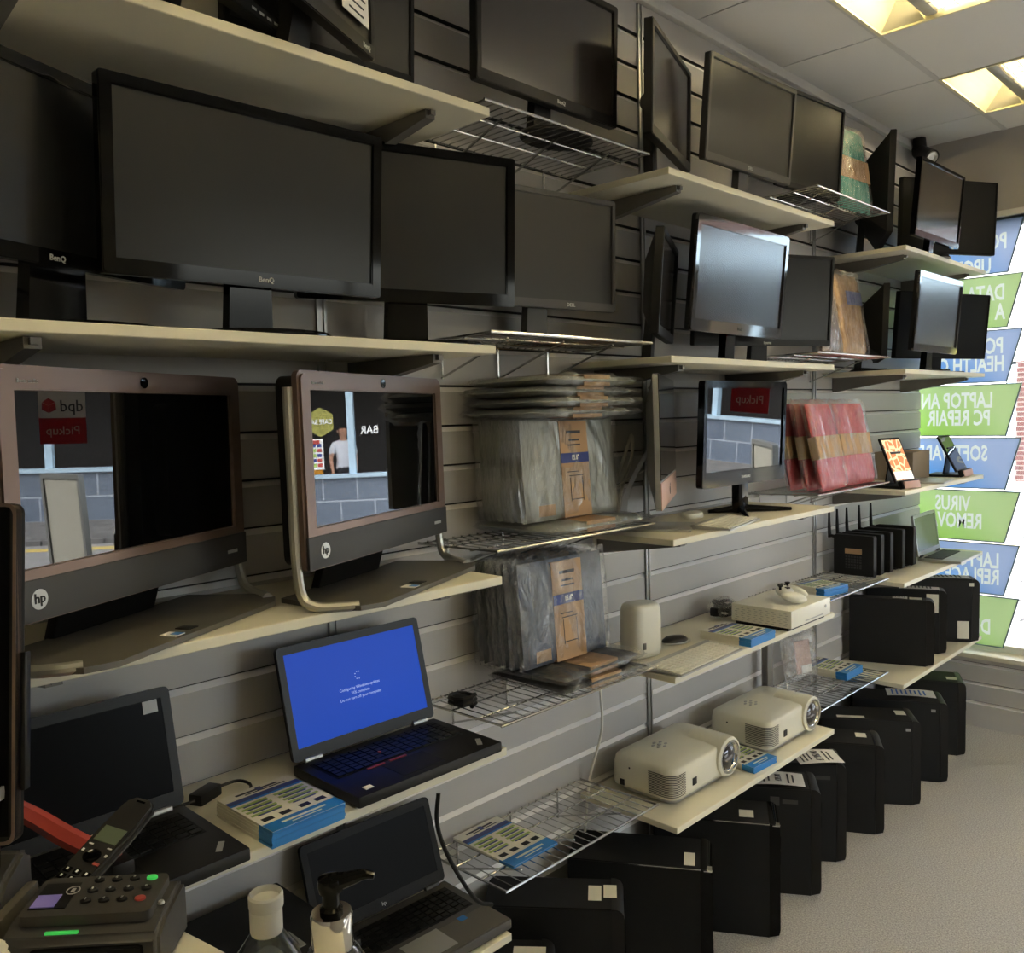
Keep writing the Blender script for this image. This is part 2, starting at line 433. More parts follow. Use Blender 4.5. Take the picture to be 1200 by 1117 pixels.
# rest of the shop behind and to the right
SW0, SW1, SZ0, SZ1 = 2.2, 4.7, .12, 2.2         # side window added in the right wall for daylight, out of frame
b = MB(); b.box((RX + .05, (BY + SW0) / 2, 1.5), (.1, SW0 - BY, 3.1)); b.box((RX + .05, (SW1 + 4.9) / 2, 1.5), (.1, 4.9 - SW1, 3.1))
b.box((RX + .05, (SW0 + SW1) / 2, SZ0 / 2), (.1, SW1 - SW0, SZ0)); b.box((RX + .05, (SW0 + SW1) / 2, (SZ1 + 3.05) / 2), (.1, SW1 - SW0, 3.05 - SZ1))
b.box((RX + .05, (SW0 + SW1) / 2, 1.15), (.1, SW1 - SW0, .7))  # solid band added to keep the window out of the laptop screens
struct(b.build('wall_right', 'room', smooth=False))
b = MB()
for yy in (SW0 + .02, (SW0 + SW1) / 2, SW1 - .02): b.box((RX + .05, yy, (SZ0 + SZ1) / 2), (.06, .04, SZ1 - SZ0))
for zz in (SZ0 + .02, SZ1 - .02): b.box((RX + .05, (SW0 + SW1) / 2, zz), (.06, SW1 - SW0, .04))
w2 = struct(b.build('window_2_added', 'white', smooth=False))
b = MB(); b.box((RX + .06, (SW0 + SW1) / 2, (SZ0 + SZ1) / 2), (.006, SW1 - SW0, SZ1 - SZ0)); g = struct(b.build('window_2_added_glass', 'glass', smooth=False)); g.parent = w2
b = MB(); b.box((2.05, BY - .05, 1.5), (4.6, .1, 3.1)); struct(b.build('wall_back', 'room', smooth=False))

# ceiling with 600 mm grid and openings for the light fittings
XG = [.38 + .6 * k for k in range(-1, 8)]; YG = [2.645 + .6 * k for k in range(-9, 5)]
LIGHTS = [(.38, 2.645), (.38, 3.845), (.38, .245)] + [(x, y) for x in (1.58, 2.78) for y in (-.955, .245, 1.445, 2.645, 3.845)]  # first two are in view; the others are added unseen for brightness
b = MB()
for i in range(len(XG) - 1):
    for j in range(len(YG) - 1):
        x0, y0 = max(XG[i], -.12), max(YG[j], BY - .02); x1, y1 = min(XG[i + 1], RX), min(YG[j + 1], YD + .01)
        if x1 - x0 < .03 or y1 - y0 < .03: continue
        if any(abs(XG[i] - lx) < .01 and abs(YG[j] - ly) < .01 for lx, ly in LIGHTS): continue
        b.box(((x0 + x1) / 2, (y0 + y1) / 2, CZ + .02), (x1 - x0 - .003, y1 - y0 - .006, .04))
b.box((2.05, 1.2, CZ + .2), (4.6, 7.4, .03))
struct(b.build('ceiling', 'ceil', smooth=False))
b = MB()
for x in XG[1:]: b.box((x, 1.2, CZ + .001), (.022, 7.2, .006))
struct(b.build('ceiling_grid', 'grid', smooth=False))

def ceiling_light(label, x, y):
    t = thing('ceiling_light', label, 'ceiling light', (x + .3, y + .3, CZ), 0, 'recessed ceiling lights')
    b = MB(); b.ring(rrect(-.3, .3, -.3, .3, .004, 1), rrect(-.288, .288, -.288, .288, .004, 1), -.004, .012, 'z')
    b.box((0, 0, .115), (.59, .59, .01)); b.box((-.294, 0, .06), (.006, .59, .11)); b.box((.294, 0, .06), (.006, .59, .11))
    b.box((0, -.294, .06), (.59, .006, .11)); b.box((0, .294, .06), (.59, .006, .11))
    b.build('housing', 'reflector', t, smooth=False)
    for s in (-1, 1):
        b = MB(); n = 8
        pr = [(s * (.288 - .15 * k / n), .004 + .095 * math.sin(math.pi / 2 * k / n)) for k in range(n + 1)]
        for (xa, za), (xb, zb) in zip(pr, pr[1:]): b.face([(xa, -.285, za), (xb, -.285, zb), (xb, .285, zb), (xa, .285, za)])
        # curved end cheeks
        for e in (-1, 1):
            b.face([(s * .14, e * .285, .002), (s * .288, e * .285, .002), (s * .17, e * .165, .088)])
        b.build('side_reflector', 'reflector', t)
        b = MB(); b.box((s * .115, 0, .02), (.045, .57, .03), .012); b.build('perforated_strip', 'perf', t)
    b = MB()
    for k in range(8): b.box((0, -.25 + .0715 * k, .022), (.185, .004, .03))
    for k in range(4): b.box((-.075 + .05 * k, 0, .022), (.003, .56, .03))
    b.build('louvre', 'mirror', t, smooth=False)
    for s in (-1, 1):
        b = MB(); b.tube([(s * .05, -.26, .07), (s * .05, .26, .07)], .009, 6); b.build('lamp_tube', 'tube', t)
    return t
LL = ['recessed ceiling light above the teal sleeve, nearer of the two in view', 'recessed ceiling light in the corner by the shop window', 'unseen ceiling light added over the near shelf, above the frame'] + [
    'unseen ceiling light added over the %s, %s' % (w, p) for w in ('middle of the aisle', 'far side of the aisle') for p in ('at the very back', 'behind the till', 'level with the grey sleeves', 'level with the projectors', 'by the shop window')]
for (x, y), l in zip(LIGHTS, LL): ceiling_light(l, x, y)

# ------------------------------------------------------------------ shelves
TOP = [2.287, 1.80, 1.31, .935, .515]
BAYS = {'A': (.30, 1.30), 'C': (1.948, 2.94), 'D': (3.595, 4.615)}
SL = {('A', 0): 'topmost cream shelf at the near end, under the tilted black monitors', ('A', 1): 'cream shelf under the three big black monitors in a row',
      ('A', 2): 'cream shelf carrying the two brown all-in-one computers', ('A', 3): 'cream shelf carrying the laptop with the blue screen',
      ('A', 4): 'lowest cream shelf at the near end under the silver laptop',
      ('C', 0): 'topmost cream shelf of the middle bay under the graphite monitor', ('C', 1): 'cream shelf under the silver-framed monitor in the middle bay',
      ('C', 2): 'cream shelf holding the glossy television and white keyboard', ('C', 3): 'cream shelf holding the white games console',
      ('C', 4): 'cream shelf carrying the two white projectors',
      ('D', 0): 'topmost cream shelf by the window under the orange-tinted monitor', ('D', 1): 'cream shelf by the window at eye level with the shiny-framed monitor',
      ('D', 2): 'cream shelf by the window with the two tablet stands', ('D', 3): 'cream shelf by the window with the black routers',
      ('D', 4): 'cream shelf by the window with three slim computers standing on it'}
def shelf(bay, k):
    y0, y1 = BAYS[bay]; z = TOP[k]; L = y1 - y0
    t = thing('wall_shelf', SL[(bay, k)], 'shelf', (0, y0, z - .018), 0, 'cream wall shelves')
    b = MB(); b.box((.178, L / 2, .009), (.344, L, .018), .0015, 1); b.build('board', 'shelf', t)
    for yy in (.12, L - .12):
        b = MB()
        b.prism([(.002, -.062), (.012, -.062), (.30, -.018), (.30, -.001), (.002, -.001)], yy - .012, yy + .012, 'y')
        b.box((.305, yy, -.008), (.01, .012, .01)); b.build('bracket', 'bracket', t, smooth=False)
    return t
for bay in 'ACD':
    for k in range(5): shelf(bay, k)

def wire_shelf(label, y0, y1, z, d=.29):
    L = y1 - y0
    t = thing('wire_shelf', label, 'wire shelf', (0, y0, z), 0, 'chrome wire shelves')
    b = MB()
    n = int(L / .027)
    for k in range(n + 1):
        y = L * k / n; b.tube([(.012, y, -.003), (d, y, -.003), (d + .003, y, -.001)], .0016, 4)
    b.build('cross_wires', 'wire', t)
    b = MB()
    for x in (.014, .11, .2): b.tube([(x, 0, -.0065), (x, L, -.0065)], .0024, 5)
    b.tube([(d, -.005, -.001), (d, L + .005, -.001)], .0034, 6)
    b.tube([(d, 0, -.001), (.014, 0, -.0065)], .003, 5); b.tube([(d, L, -.001), (.014, L, -.0065)], .003, 5)
    b.build('rails', 'wire', t)
    for yy in (.1, L * .5, L - .1):
        b = MB(); b.tube([(d - .05, yy, -.006), (.012, yy, -.085), (.004, yy, -.088)], .003, 5); b.tube([(.008, yy, -.09), (.008, yy, -.004)], .003, 5)
        b.build('strut', 'wire', t)
    return t
WB = [2.332, 1.838, 1.352, .955, .567]
WC = [2.42, 1.85, 1.345, .95, .56]
for k, (z, l) in enumerate(zip(WB, ['chrome wire shelf under the monitor with an oval foot near the ceiling', 'chrome wire shelf carrying the grey monitor beside the three big black ones',
        'chrome wire shelf under the grey wrapped laptop sleeves', 'chrome wire shelf under the dark wrapped laptop sleeves', 'chrome wire shelf holding only one flat blue flyer pile'])):
    wire_shelf(l, 1.348, 1.942, z)
for k, (z, l) in enumerate(zip(WC, ['chrome wire shelf under the teal wrapped sleeve', 'chrome wire shelf under the golden wrapped sleeves',
        'chrome wire shelf under the red wrapped sleeves', 'chrome wire shelf between the games console and the routers', 'chrome wire shelf with the clear bag and a flyer pile'])):
    wire_shelf(l, 2.945, 3.58, z)

# ------------------------------------------------------------------ monitors
def monitor(label, x, y, zc, yaw, tilt, W, H, base, bez=(.018, .018, .028), fm='blk', sm='scr', T=.05, stand='oval', bw=.2, bd=.14, neck=.06, off=None,
            logo=None, lpos=0., lmat='led', r=.006, bulge=.6, backs=None, group='monitors for sale', buttons=False, cat='monitor', nm='monitor', lsize=.013, nx=0., boff=0., chin=None):
    t = thing(nm, label, cat, (x, y, base), yaw, group)
    h = zc - base
    TM = Matrix.Translation((0, 0, h)) @ Matrix.Rotation(R(-tilt), 4, 'Y')
    b = MB(); b.M = TM
    b.prism(rrect(-W / 2, W / 2, -H / 2, H / 2, r), -.022, -.008, 'x')
    wb, hb = W * bulge, H * bulge
    o1, i1 = rrect(-W / 2 + .006, W / 2 - .006, -H / 2 + .006, H / 2 - .006, r), rrect(-wb / 2, wb / 2, -hb / 2, hb / 2, r)
    def loft():
        A = [b.bm.verts.new(b.M @ Vector((-.022, p[0], p[1]))) for p in o1]; B = [b.bm.verts.new(b.M @ Vector((-T, p[0], p[1]))) for p in i1]
        n = len(A)
        for k in range(n): b.bm.faces.new((A[k], B[k], B[(k + 1) % n], A[(k + 1) % n]))
        b.bm.faces.new(B[::-1])
    b._new(loft)
    b.build('casing', backs or fm, t, normals=True)
    s_, tp, bt = bez
    iy0, iy1, iz0, iz1 = -W / 2 + s_, W / 2 - s_, -H / 2 + bt, H / 2 - tp
    b = MB(); b.M = TM
    n = 4
    b.ring(rrect(-W / 2, W / 2, -H / 2, H / 2, r), rrect(iy0, iy1, iz0, iz1, .001), -.009, -.001, 'x')
    b.ring(rrect(-W / 2 + .002, W / 2 - .002, -H / 2 + .002, H / 2 - .002, r), rrect(iy0 - .002, iy1 + .002, iz0 - .002, iz1 + .002, .001), -.002, .001, 'x')
    bz = b.build('bezel', fm, t)
    b = MB(); b.M = TM; b.box((-.006, (iy0 + iy1) / 2, (iz0 + iz1) / 2), (.004, iy1 - iy0 + .001, iz1 - iz0 + .001)); b.build('screen', sm, t, smooth=False)
    if chin:                                        # contrasting strip along the lower edge
        b = MB(); b.M = TM; b.box((.0015, 0, -H / 2 + bt / 2), (.003, W - .004, bt - .004), .001); b.build('chin_strip', chin, bz)
    if logo:
        c = TM @ Vector((.0014, lpos * W, -H / 2 + bt * .5)); u = TM.to_3x3() @ Vector((0, 0, 1))
        text('logo', logo, lmat, bz, c, lsize, (0, 1, 0), u, bold=.0003)
    if buttons:
        b = MB(); b.M = TM
        for k in range(5): b.box((.001, W * .28 + k * .022, -H / 2 + bt * .45), (.002, .012, .004))
        b.build('buttons', 'led', bz, smooth=False)
    bx = -T / 2 - .01 + boff
    if stand in ('oval', 'round', 'rect', 'slim'):
        b = MB()
        if stand == 'rect': b.box((bx, 0, .006), (bd, bw, .012), .004)
        elif stand == 'slim': b.prism([(bx + bd / 2 * math.cos(a) * 1., bw / 2 * math.sin(a)) for a in [2 * math.pi * k / 28 for k in range(28)]], 0, .008, 'z')
        else: b.lathe([(.5, 0), (.5, .004), (.47, .009), (.2, .014)], (bx, 0, 0), 32, 'z', bd, bw)
        bs = b.build('stand_base', fm if stand != 'oval' else 'blkgloss', t)
        b = MB(); lo, hi = .008, h - H * .12
        yy = neck / 2
        z0, z1 = lo, hi
        xn = min(bx + .014, -T * .8 - .004)
        xa0, xb0, xa1, xb1 = xn - .028, xn, -T * .8 - .012, -T * .8 + .01
        if True:
            b.face([(xb0, -yy * 1.15, z0), (xb0, yy * 1.15, z0), (xb1, yy, z1), (xb1, -yy, z1)])
            b.face([(xa0, yy * 1.15, z0), (xa0, -yy * 1.15, z0), (xa1, -yy, z1), (xa1, yy, z1)])
            b.face([(xa0, -yy * 1.15, z0), (xb0, -yy * 1.15, z0), (xb1, -yy, z1), (xa1, -yy, z1)])
            b.face([(xb0, yy * 1.15, z0), (xa0, yy * 1.15, z0), (xa1, yy, z1), (xb1, yy, z1)])
            b.face([(xa1, -yy, z1), (xb1, -yy, z1), (xb1, yy, z1), (xa1, yy, z1)])
            b.face([(xa0, yy * 1.15, z0), (xb0, yy * 1.15, z0), (xb0, -yy * 1.15, z0), (xa0, -yy * 1.15, z0)])
        b.build('stand_neck', 'blkgloss' if stand == 'oval' else (nm and fm), t, smooth=False)
    elif stand == 'pole':
        b = MB(); b.box((bx - .03, 0, .006), (bd, bw, .012), .004); b.build('stand_base', fm, t)
        b = MB(); b.box((bx - .035, 0, h / 2), (.03, .05, h), .008); b.lathe([(.026, -.03), (.026, .03)], (bx - .03, 0, h + .0), 16, 'y'); b.box((bx - .01, 0, h), (.05, .04, .05), .006)
        b.build('stand_neck', fm, t)
    elif stand == 'vee':
        b = MB()
        for s in (-1, 1): b.tube([(bx, 0, .014), (bx + .11, s * bw / 2, .006)], [.014, .006], 8); b.tube([(bx, 0, .014), (bx - .07, s * bw * .3, .006)], [.014, .006], 8)
        b.build('stand_base', 'blkgloss', t)
        b = MB(); b.box((bx, 0, h * .4), (.03, neck, h * .8), .006); b.build('stand_neck', 'blkgloss', t)
    return t

T1, T2, T3, T4, T5 = TOP
# --- top row
monitor('black monitor at the top left, turned away with only its lower buttons showing', .343, .685, 2.522, 26, 0, .47, .36, T1, fm='blkmatte', stand='round', buttons=True, bw=.18, bd=.14, boff=-.06)
monitor('large black monitor on the top shelf just left of the one on the wire shelf', .15, 1.052, 2.60, 0, -3, .45, .43, T1, fm='blkmatte', sm='scr2', stand='rect', bw=.2, bd=.12, bez=(.012, .014, .018))
monitor('small black monitor with a white notice on it, turned edge-on on the top shelf', .324, .931, 2.518, 27, -1, .37, .32, T1, fm='blk', stand='round', logo='BenQ', lpos=.40, bw=.16, bd=.12, boff=-.05)
monitor('black monitor standing on the wire shelf near the ceiling, on a wide oval foot', .20, 1.675, 2.575, .5, -2, .526, .313, WB[0], logo='BenQ', lpos=0.06, stand='round', bw=.22, bd=.15, neck=.055, sm='scrsemi', boff=.04)
monitor('black monitor on the top shelf seen almost edge-on, by its black post', .25, 2.123, 2.521, 19.5, -1.2, .43, .293, T1, fm='blk', sm='scrsemi', T=.045, stand='pole', bw=.2, bd=.14)
monitor('graphite monitor on a grey stand at the front of the top middle shelf', .25, 2.575, 2.56, -2.3, -5, .506, .307, T1, fm='dellgrey', sm='scr2', logo='DELL', stand='rect', bw=.2, bd=.16, neck=.05, bez=(.016, .016, .024))
monitor('dark matte monitor half hidden behind the graphite one, beside the teal sleeve', .20, 3.10, 2.605, -4.9, -4, .42, .335, WC[0], fm='blkmatte', sm='scr', stand='rect', bw=.18, bd=.12, bez=(.014, .014, .02))
monitor('black monitor seen from its wedge-shaped back on the top shelf by the window', .20, 3.80, 2.545, 27, -2, .46, .40, T1, fm='blkmatte', T=.12, bulge=.45, stand='rect', bw=.18, bd=.14)
monitor('black monitor with an orange-tinted reflection on the top shelf by the window', .33, 4.052, 2.515, -.9, -5, .517, .316, T1, fm='blkgloss', sm='scrsemi', stand='round', bw=.2, bd=.14, neck=.04, bez=(.014, .014, .026))
monitor('dark monitor on the top shelf behind the orange-tinted one, nearest the window header', .24, 4.445, 2.535, -28.6, -2.4, .555, .341, T1, fm='blkmatte', sm='scr', stand='rect', bw=.18, bd=.14, bez=(.008, .01, .012))
# --- second row
monitor('big glossy black monitor cut off by the left edge of the photo', .179, .529, 2.053, 24.2, -4.5, .53, .300, T2, fm='blkgloss', sm='scr', logo='BenQ', lpos=-.05, bw=.24, bd=.15, neck=.10, bez=(.022, .02, .026), boff=.09)
monitor('biggest of the black monitors, at the front of the row, lettered in the middle below', .25, .815, 2.047, -1.8, -4.5, .532, .309, T2, fm='blkgloss', sm='scr', logo='BenQ', lpos=.03, bw=.24, bd=.15, neck=.075, bez=(.022, .02, .026), boff=.06)
monitor('black monitor just right of the biggest one, partly hidden behind it', .173, 1.229, 2.07, -16.8, -3.3, .51, .333, T2, fm='blkgloss', sm='scr', logo='BenQ', lpos=-.2, bw=.24, bd=.15, neck=.085, bez=(.022, .02, .028), boff=.12)
monitor('matte grey monitor on the wire shelf, right of the row of big black ones', .139, 1.698, 2.079, -8.5, -1.2, .50, .299, WB[1], fm='dellgrey', sm='scr2', logo='DELL', lpos=.17, stand='rect', bw=.18, bd=.12, neck=.06, bez=(.014, .014, .022))
monitor('slim black monitor turned edge-on beside the silver-framed one', .20, 2.165, 2.008, 28, -4.2, .40, .288, T2, fm='blk', sm='scrsemi', T=.06, stand='slim', bw=.2, bd=.13, bulge=.5)
monitor('black monitor with a shiny silver frame, front and middle of the second row', .25, 2.505, 2.058, .7, -5.6, .575, .338, T2, fm='darkchrome', sm='scrsemi', backs='blk', T=.06, stand='oval', bw=.22, bd=.15, neck=.05, bez=(.022, .03, .036), logo='BenQ', lmat='blk', r=.012)
monitor('wide dark monitor peeping out from behind the silver-framed one', .17, 2.801, 2.03, -24.6, -4.1, .575, .315, T2, fm='blk', sm='scr', logo='iiyama', lpos=.02, stand='rect', bw=.2, bd=.13, bez=(.012, .012, .022))
monitor('black monitor seen from its wedge-shaped back at eye level near the window', .18, 3.81, 2.00, 26, -2, .44, .30, T2, fm='blkmatte', T=.11, bulge=.4, stand='rect', bw=.2, bd=.14)
monitor('monitor with a shiny chrome bezel at eye level by the window', .33, 4.04, 2.045, .1, -5, .542, .328, T2, fm='darkchrome', sm='scrsemi', backs='blk', stand='oval', bw=.22, bd=.15, neck=.06, bez=(.02, .026, .03), r=.01)
monitor('wide matte black monitor behind the chrome-bezelled one by the window', .22, 4.44, 2.027, -20.5, -5.3, .62, .309, T2, fm='blkmatte', sm='scr', stand='rect', bw=.2, bd=.14, bez=(.006, .006, .01))
# --- third row: television and thin aluminium computer
monitor('glossy black television on a splayed foot, reflecting the street', .20, 2.609, 1.577, -1.5, -2.5, .515, .34, T3, fm='blkgloss', sm='scrg', T=.075, stand='vee', bw=.28, neck=.06, bez=(.022, .024, .05), logo='SAMSUNG', lsize=.012, group=None, cat='television', nm='television', r=.012, boff=.02)

# paper notice hung over the small monitor
t = thing('paper_notice', 'white printed paper notice stuck on the small top shelf monitor', 'notice', (.324, .931, T1), 27)
b = MB(); b.box((.0026, .098, .22), (.0012, .105, .205)); pn = b.build('sheet', 'paper', t, smooth=False)
b = MB()
for k in range(12): b.box((.0036, .096 + .004 * (k % 2), .30 - .0155 * k), (.0006, .075 - .008 * (k % 3), .0035))
b.build('printed_lines', 'ink', pn, smooth=False)

# ------------------------------------------------------------------ all-in-one computers
def all_in_one(label, x, y, zc, yaw, tilt, W, H, base, dx):
    t = thing('all_in_one_computer', label, 'computer', (x, y, base), yaw, 'all-in-one computers')
    h = zc - base
    TM = Matrix.Translation((0, 0, h)) @ Matrix.Rotation(R(-tilt), 4, 'Y')
    b = MB(); b.M = TM
    b.prism(rrect(-W / 2 + .008, W / 2 - .008, -H / 2 + .008, H / 2 - .008, .02), -.055, -.012, 'x')
    b.prism(rrect(-W / 2 + .05, W / 2 - .05, -H / 2 + .05, H / 2 - .05, .02), -.085, -.055, 'x'); b.build('casing', 'blk', t)
    b = MB(); b.M = TM
    iy, it, ib = .036, .036, .078
    b.ring(rrect(-W / 2, W / 2, -H / 2, H / 2, .014), rrect(-W / 2 + iy, W / 2 - iy, -H / 2 + ib, H / 2 - it, .002), -.014, -.003, 'x')
    b.ring(rrect(-W / 2 + .006, W / 2 - .006, -H / 2 + .006, H / 2 - .006, .012), rrect(-W / 2 + iy - .004, W / 2 - iy + .004, -H / 2 + ib - .002, H / 2 - it + .002, .002), -.004, .002, 'x')
    bz = b.build('bezel', 'brown', t)
    b = MB(); b.M = TM; b.box((.001, 0, -H / 2 + .032), (.006, W - .006, .060), .002); b.build('speaker_chin', 'grymatte', t)
    b = MB(); b.M = TM; b.box((-.006, 0, (ib - it) / 2), (.006, W - 2 * iy + .002, H - ib - it + .002)); b.build('screen', 'scrg', t, smooth=False)
    b = MB(); b.M = TM; b.lathe([(.009, 0), (.009, .0016), (.004, .002)], (.002, .01, H / 2 - .018), 20, 'x'); b.build('webcam', 'blkgloss', bz)
    u = TM.to_3x3() @ Vector((0, 0, 1))
    b = MB(); b.M = TM; b.lathe([(.0145, 0), (.0145, .001)], (.004, -W / 2 + .052, -H / 2 + .033), 28, 'x'); lg = b.build('badge', 'silver', t)
    text('badge_letters', 'hp', 'blk', lg, TM @ Vector((.0054, -W / 2 + .052, -H / 2 + .034)), .02, (0, 1, 0), u, bold=.0004)
    b = MB(); b.M = TM; b.box((.0045, W / 2 - .05, -H / 2 + .03), (.001, .03, .006)); b.build('model_plate', 'led', t)
    text('caption', 'Beats audio', 'led', bz, TM @ Vector((.0026, -W / 2 + .055, H / 2 - .022)), .008, (0, 1, 0), u)
    # silver tube frame that runs down the sides and curls forward
    for s in (-1, 1):
        b = MB(); yy = s * (W / 2 + .002)
        top = H / 2 - .03
        pts = [TM @ Vector((-.022, yy, top)), TM @ Vector((-.022, yy, 0)), TM @ Vector((-.022, yy, -H / 2 + .03)), (-.012, yy * .995, .03), (.014, yy * .97, .0105), (.05, yy * .9, .0085), (.075, yy * .82, .0085)]
        b.tube(polyline(pts, 6), .0095, 10); b.build('side_tube', 'tubegrey', t)
    # broad flat foot, leaning forward
    b = MB()
    poly = [(dx + .11, -W * .36), (dx + .11, W * .36), (dx + .085, W * .43), (dx + .03, W * .46), (dx - .10, W * .40), (dx - .10, -W * .40), (dx + .03, -W * .46), (dx + .085, -W * .43)]
    b.prism(poly, .001, .010, 'z'); ft = b.build('foot', 'foot', t)
    b = MB(); b.box((-.085, 0, .05), (.02, W * .42, .10), .006, rot=Matrix.Rotation(R(18), 4, 'Y')); b.build('stand_neck', 'blk', t)
    b = MB(); b.box((dx + .085, -W * .10, .0106), (.03, .024, .0012)); b.build('blue_sticker', 'paper', ft, smooth=False)
    b = MB(); b.box((dx + .091, -W * .10 + .004, .0114), (.016, .014, .0006)); b.build('sticker_print', 'blue', ft, smooth=False)
    b = MB(); b.box((dx + .078, -W * .02, .0106), (.028, .022, .0012)); b.build('dark_sticker', 'blk', ft, smooth=False)
    return t
all_in_one('larger-looking brown all-in-one computer at the left, by the edge of the photo', .22, .60, 1.558, 27.5, -.3, .56, .362, T3, .0)
all_in_one('brown all-in-one computer beside the grey sleeves, reflecting the café', .22, 1.092, 1.562, 22, .6, .55, .36, T3, .0)

# thin aluminium computer seen from the side
t = thing('aluminium_computer', 'thin aluminium desktop computer turned edge-on beside the television', 'computer', (.20, 2.148, T3), 29.5)
W_, H_ = .528, .367; h_ = 1.571 - T3; TM = Matrix.Translation((0, 0, h_)) @ Matrix.Rotation(R(-.8), 4, 'Y')
b = MB(); b.M = TM; b.prism(rrect(-W_ / 2, W_ / 2, -H_ / 2, H_ / 2, .012), -.014, 0, 'x')
o1, i1 = rrect(-W_ / 2, W_ / 2, -H_ / 2, H_ / 2, .012), rrect(-W_ * .3, W_ * .3, -H_ * .32, H_ * .32, .05)
A = [b.bm.verts.new(b.M @ Vector((-.014, p[0], p[1]))) for p in o1]; B = [b.bm.verts.new(b.M @ Vector((-.045, p[0], p[1]))) for p in i1]
for k in range(len(A)): b.bm.faces.new((A[k], B[k], B[(k + 1) % len(A)], A[(k + 1) % len(A)]))
b.bm.faces.new(B[::-1]); cs = b.build('casing', 'silver', t)
b = MB(); b.M = TM; b.box((.001, 0, .04), (.003, W_ - .004, H_ - .084)); b.build('screen', 'scrg', t, smooth=False)
b = MB(); b.M = TM; b.box((.001, 0, -H_ / 2 + .038), (.003, W_ - .004, .074), .001); ch = b.build('chin', 'copper', t)
b = MB(); b.M = TM
b.lathe([(.012, 0), (.012, .0008)], (.003, 0, -H_ / 2 + .036), 20, 'x', .9, 1.); b.lathe([(.0035, 0), (.0035, .0008)], (.003, .005, -H_ / 2 + .053), 10, 'x'); b.build('fruit_emblem', 'grymatte', ch)
b = MB()
n = 10
for k in range(n):
    a0, a1 = k / n, (k + 1) / n
    f = lambda s: (-.05 - .09 * math.sin(s * math.pi / 2), h_ * (1 - s) * .9 + .006) if s < .8 else (-.05 - .09 * math.sin(s * math.pi / 2) + (s - .8) * .2, .01)
    (xa, za), (xb, zb) = f(a0), f(a1)
    b.face([(xa, -.09, za), (xa, .09, za), (xb, .09, zb), (xb, -.09, zb)])
b.box((-.03, 0, .004), (.20, .18, .006), .002); b.build('stand_foot', 'silver', t)

# ------------------------------------------------------------------ laptops
def laptop(label, x, y, base, yaw, W, D, lidH, tilt, bm_='blk', km='blkmatte', dm='blk', sm='scrlap', t_=.022, kpad=True, red=False, bez=.014, group='laptops', cat='laptop', keys=(6, 15), logo=None, keycol='blk'):
    t = thing('laptop', label, cat, (x, y, base), yaw, group)
    b = MB(); b.box((D / 2, 0, t_ / 2 + .003), (D, W, t_), .004); 
    for sx in (.02, D - .02):
        for sy in (-W / 2 + .03, W / 2 - .03): b.box((sx, sy, .002), (.012, .02, .004))
    bs = b.build('base', bm_, t)
    zt = t_ + .003
    b = MB(); b.box((D * .33, 0, zt + .0002), (D * .44, W * .88, .001)); b.build('key_bed', 'blkmatte', bs, smooth=False)
    b = MB()
    rows, cols = keys; kd, kw = D * .42 / rows, W * .86 / cols
    for i in range(rows):
        j = 0
        while j < cols:
            if i == rows - 1 and j == 4: b.box((D * .12 + kd * (i + .5), -W * .43 + kw * (j + 2), zt + .002), (kd * .8, kw * 3.8, .003)); j += 4; continue
            b.box((D * .12 + kd * (i + .5), -W * .43 + kw * (j + .5), zt + .002), (kd * .8, kw * .82, .003)); j += 1
    b.build('keyboard', keycol, bs, smooth=False)
    if kpad:
        b = MB(); b.box((D * .77, -W * .04, zt + .0004), (D * .32, W * .28, .0012)); b.build('touchpad', km, bs, smooth=False)
    if red:
        b = MB()
        for yy in (-.075, -.02): b.box((D * .575, yy, zt + .0012), (.005, .042, .002))
        b.lathe([(.004, 0), (.004, .004)], (D * .36, -.03, zt + .001), 10); b.build('red_trim', 'redp', bs)
    TM = Matrix.Translation((.004, 0, zt)) @ Matrix.Rotation(R(-tilt), 4, 'Y')
    b = MB(); b.M = TM; b.prism(rrect(-W / 2, W / 2, .004, lidH, .010), -.010, -.001, 'x'); ld = b.build('lid', dm, t)
    b = MB(); b.M = TM; b.ring(rrect(-W / 2, W / 2, .004, lidH, .010), rrect(-W / 2 + bez, W / 2 - bez, bez + .014, lidH - bez - .002, .001), -.0015, .0008, 'x'); b.build('bezel', dm, ld)
    b = MB(); b.M = TM; b.box((-.0007, 0, (lidH + .012) / 2), (.0016, W - 2 * bez + .001, lidH - 2 * bez - .016)); sc = b.build('screen', sm, ld, smooth=False)
    b = MB()
    for s in (-1, 1): b.tube([(.004, s * W * .38 - .02, zt + .003), (.004, s * W * .38 + .02, zt + .003)], .006, 8)
    b.build('hinge', 'grymatte' if not red else 'silver', t)
    if logo:
        c = TM @ Vector((.0012, 0, .016)); text('logo', logo, 'led', ld, c, .012, (0, 1, 0), TM.to_3x3() @ Vector((0, 0, 1)))
    t['tm'] = 0; del t['tm']
    return t, TM, sc, bs, zt

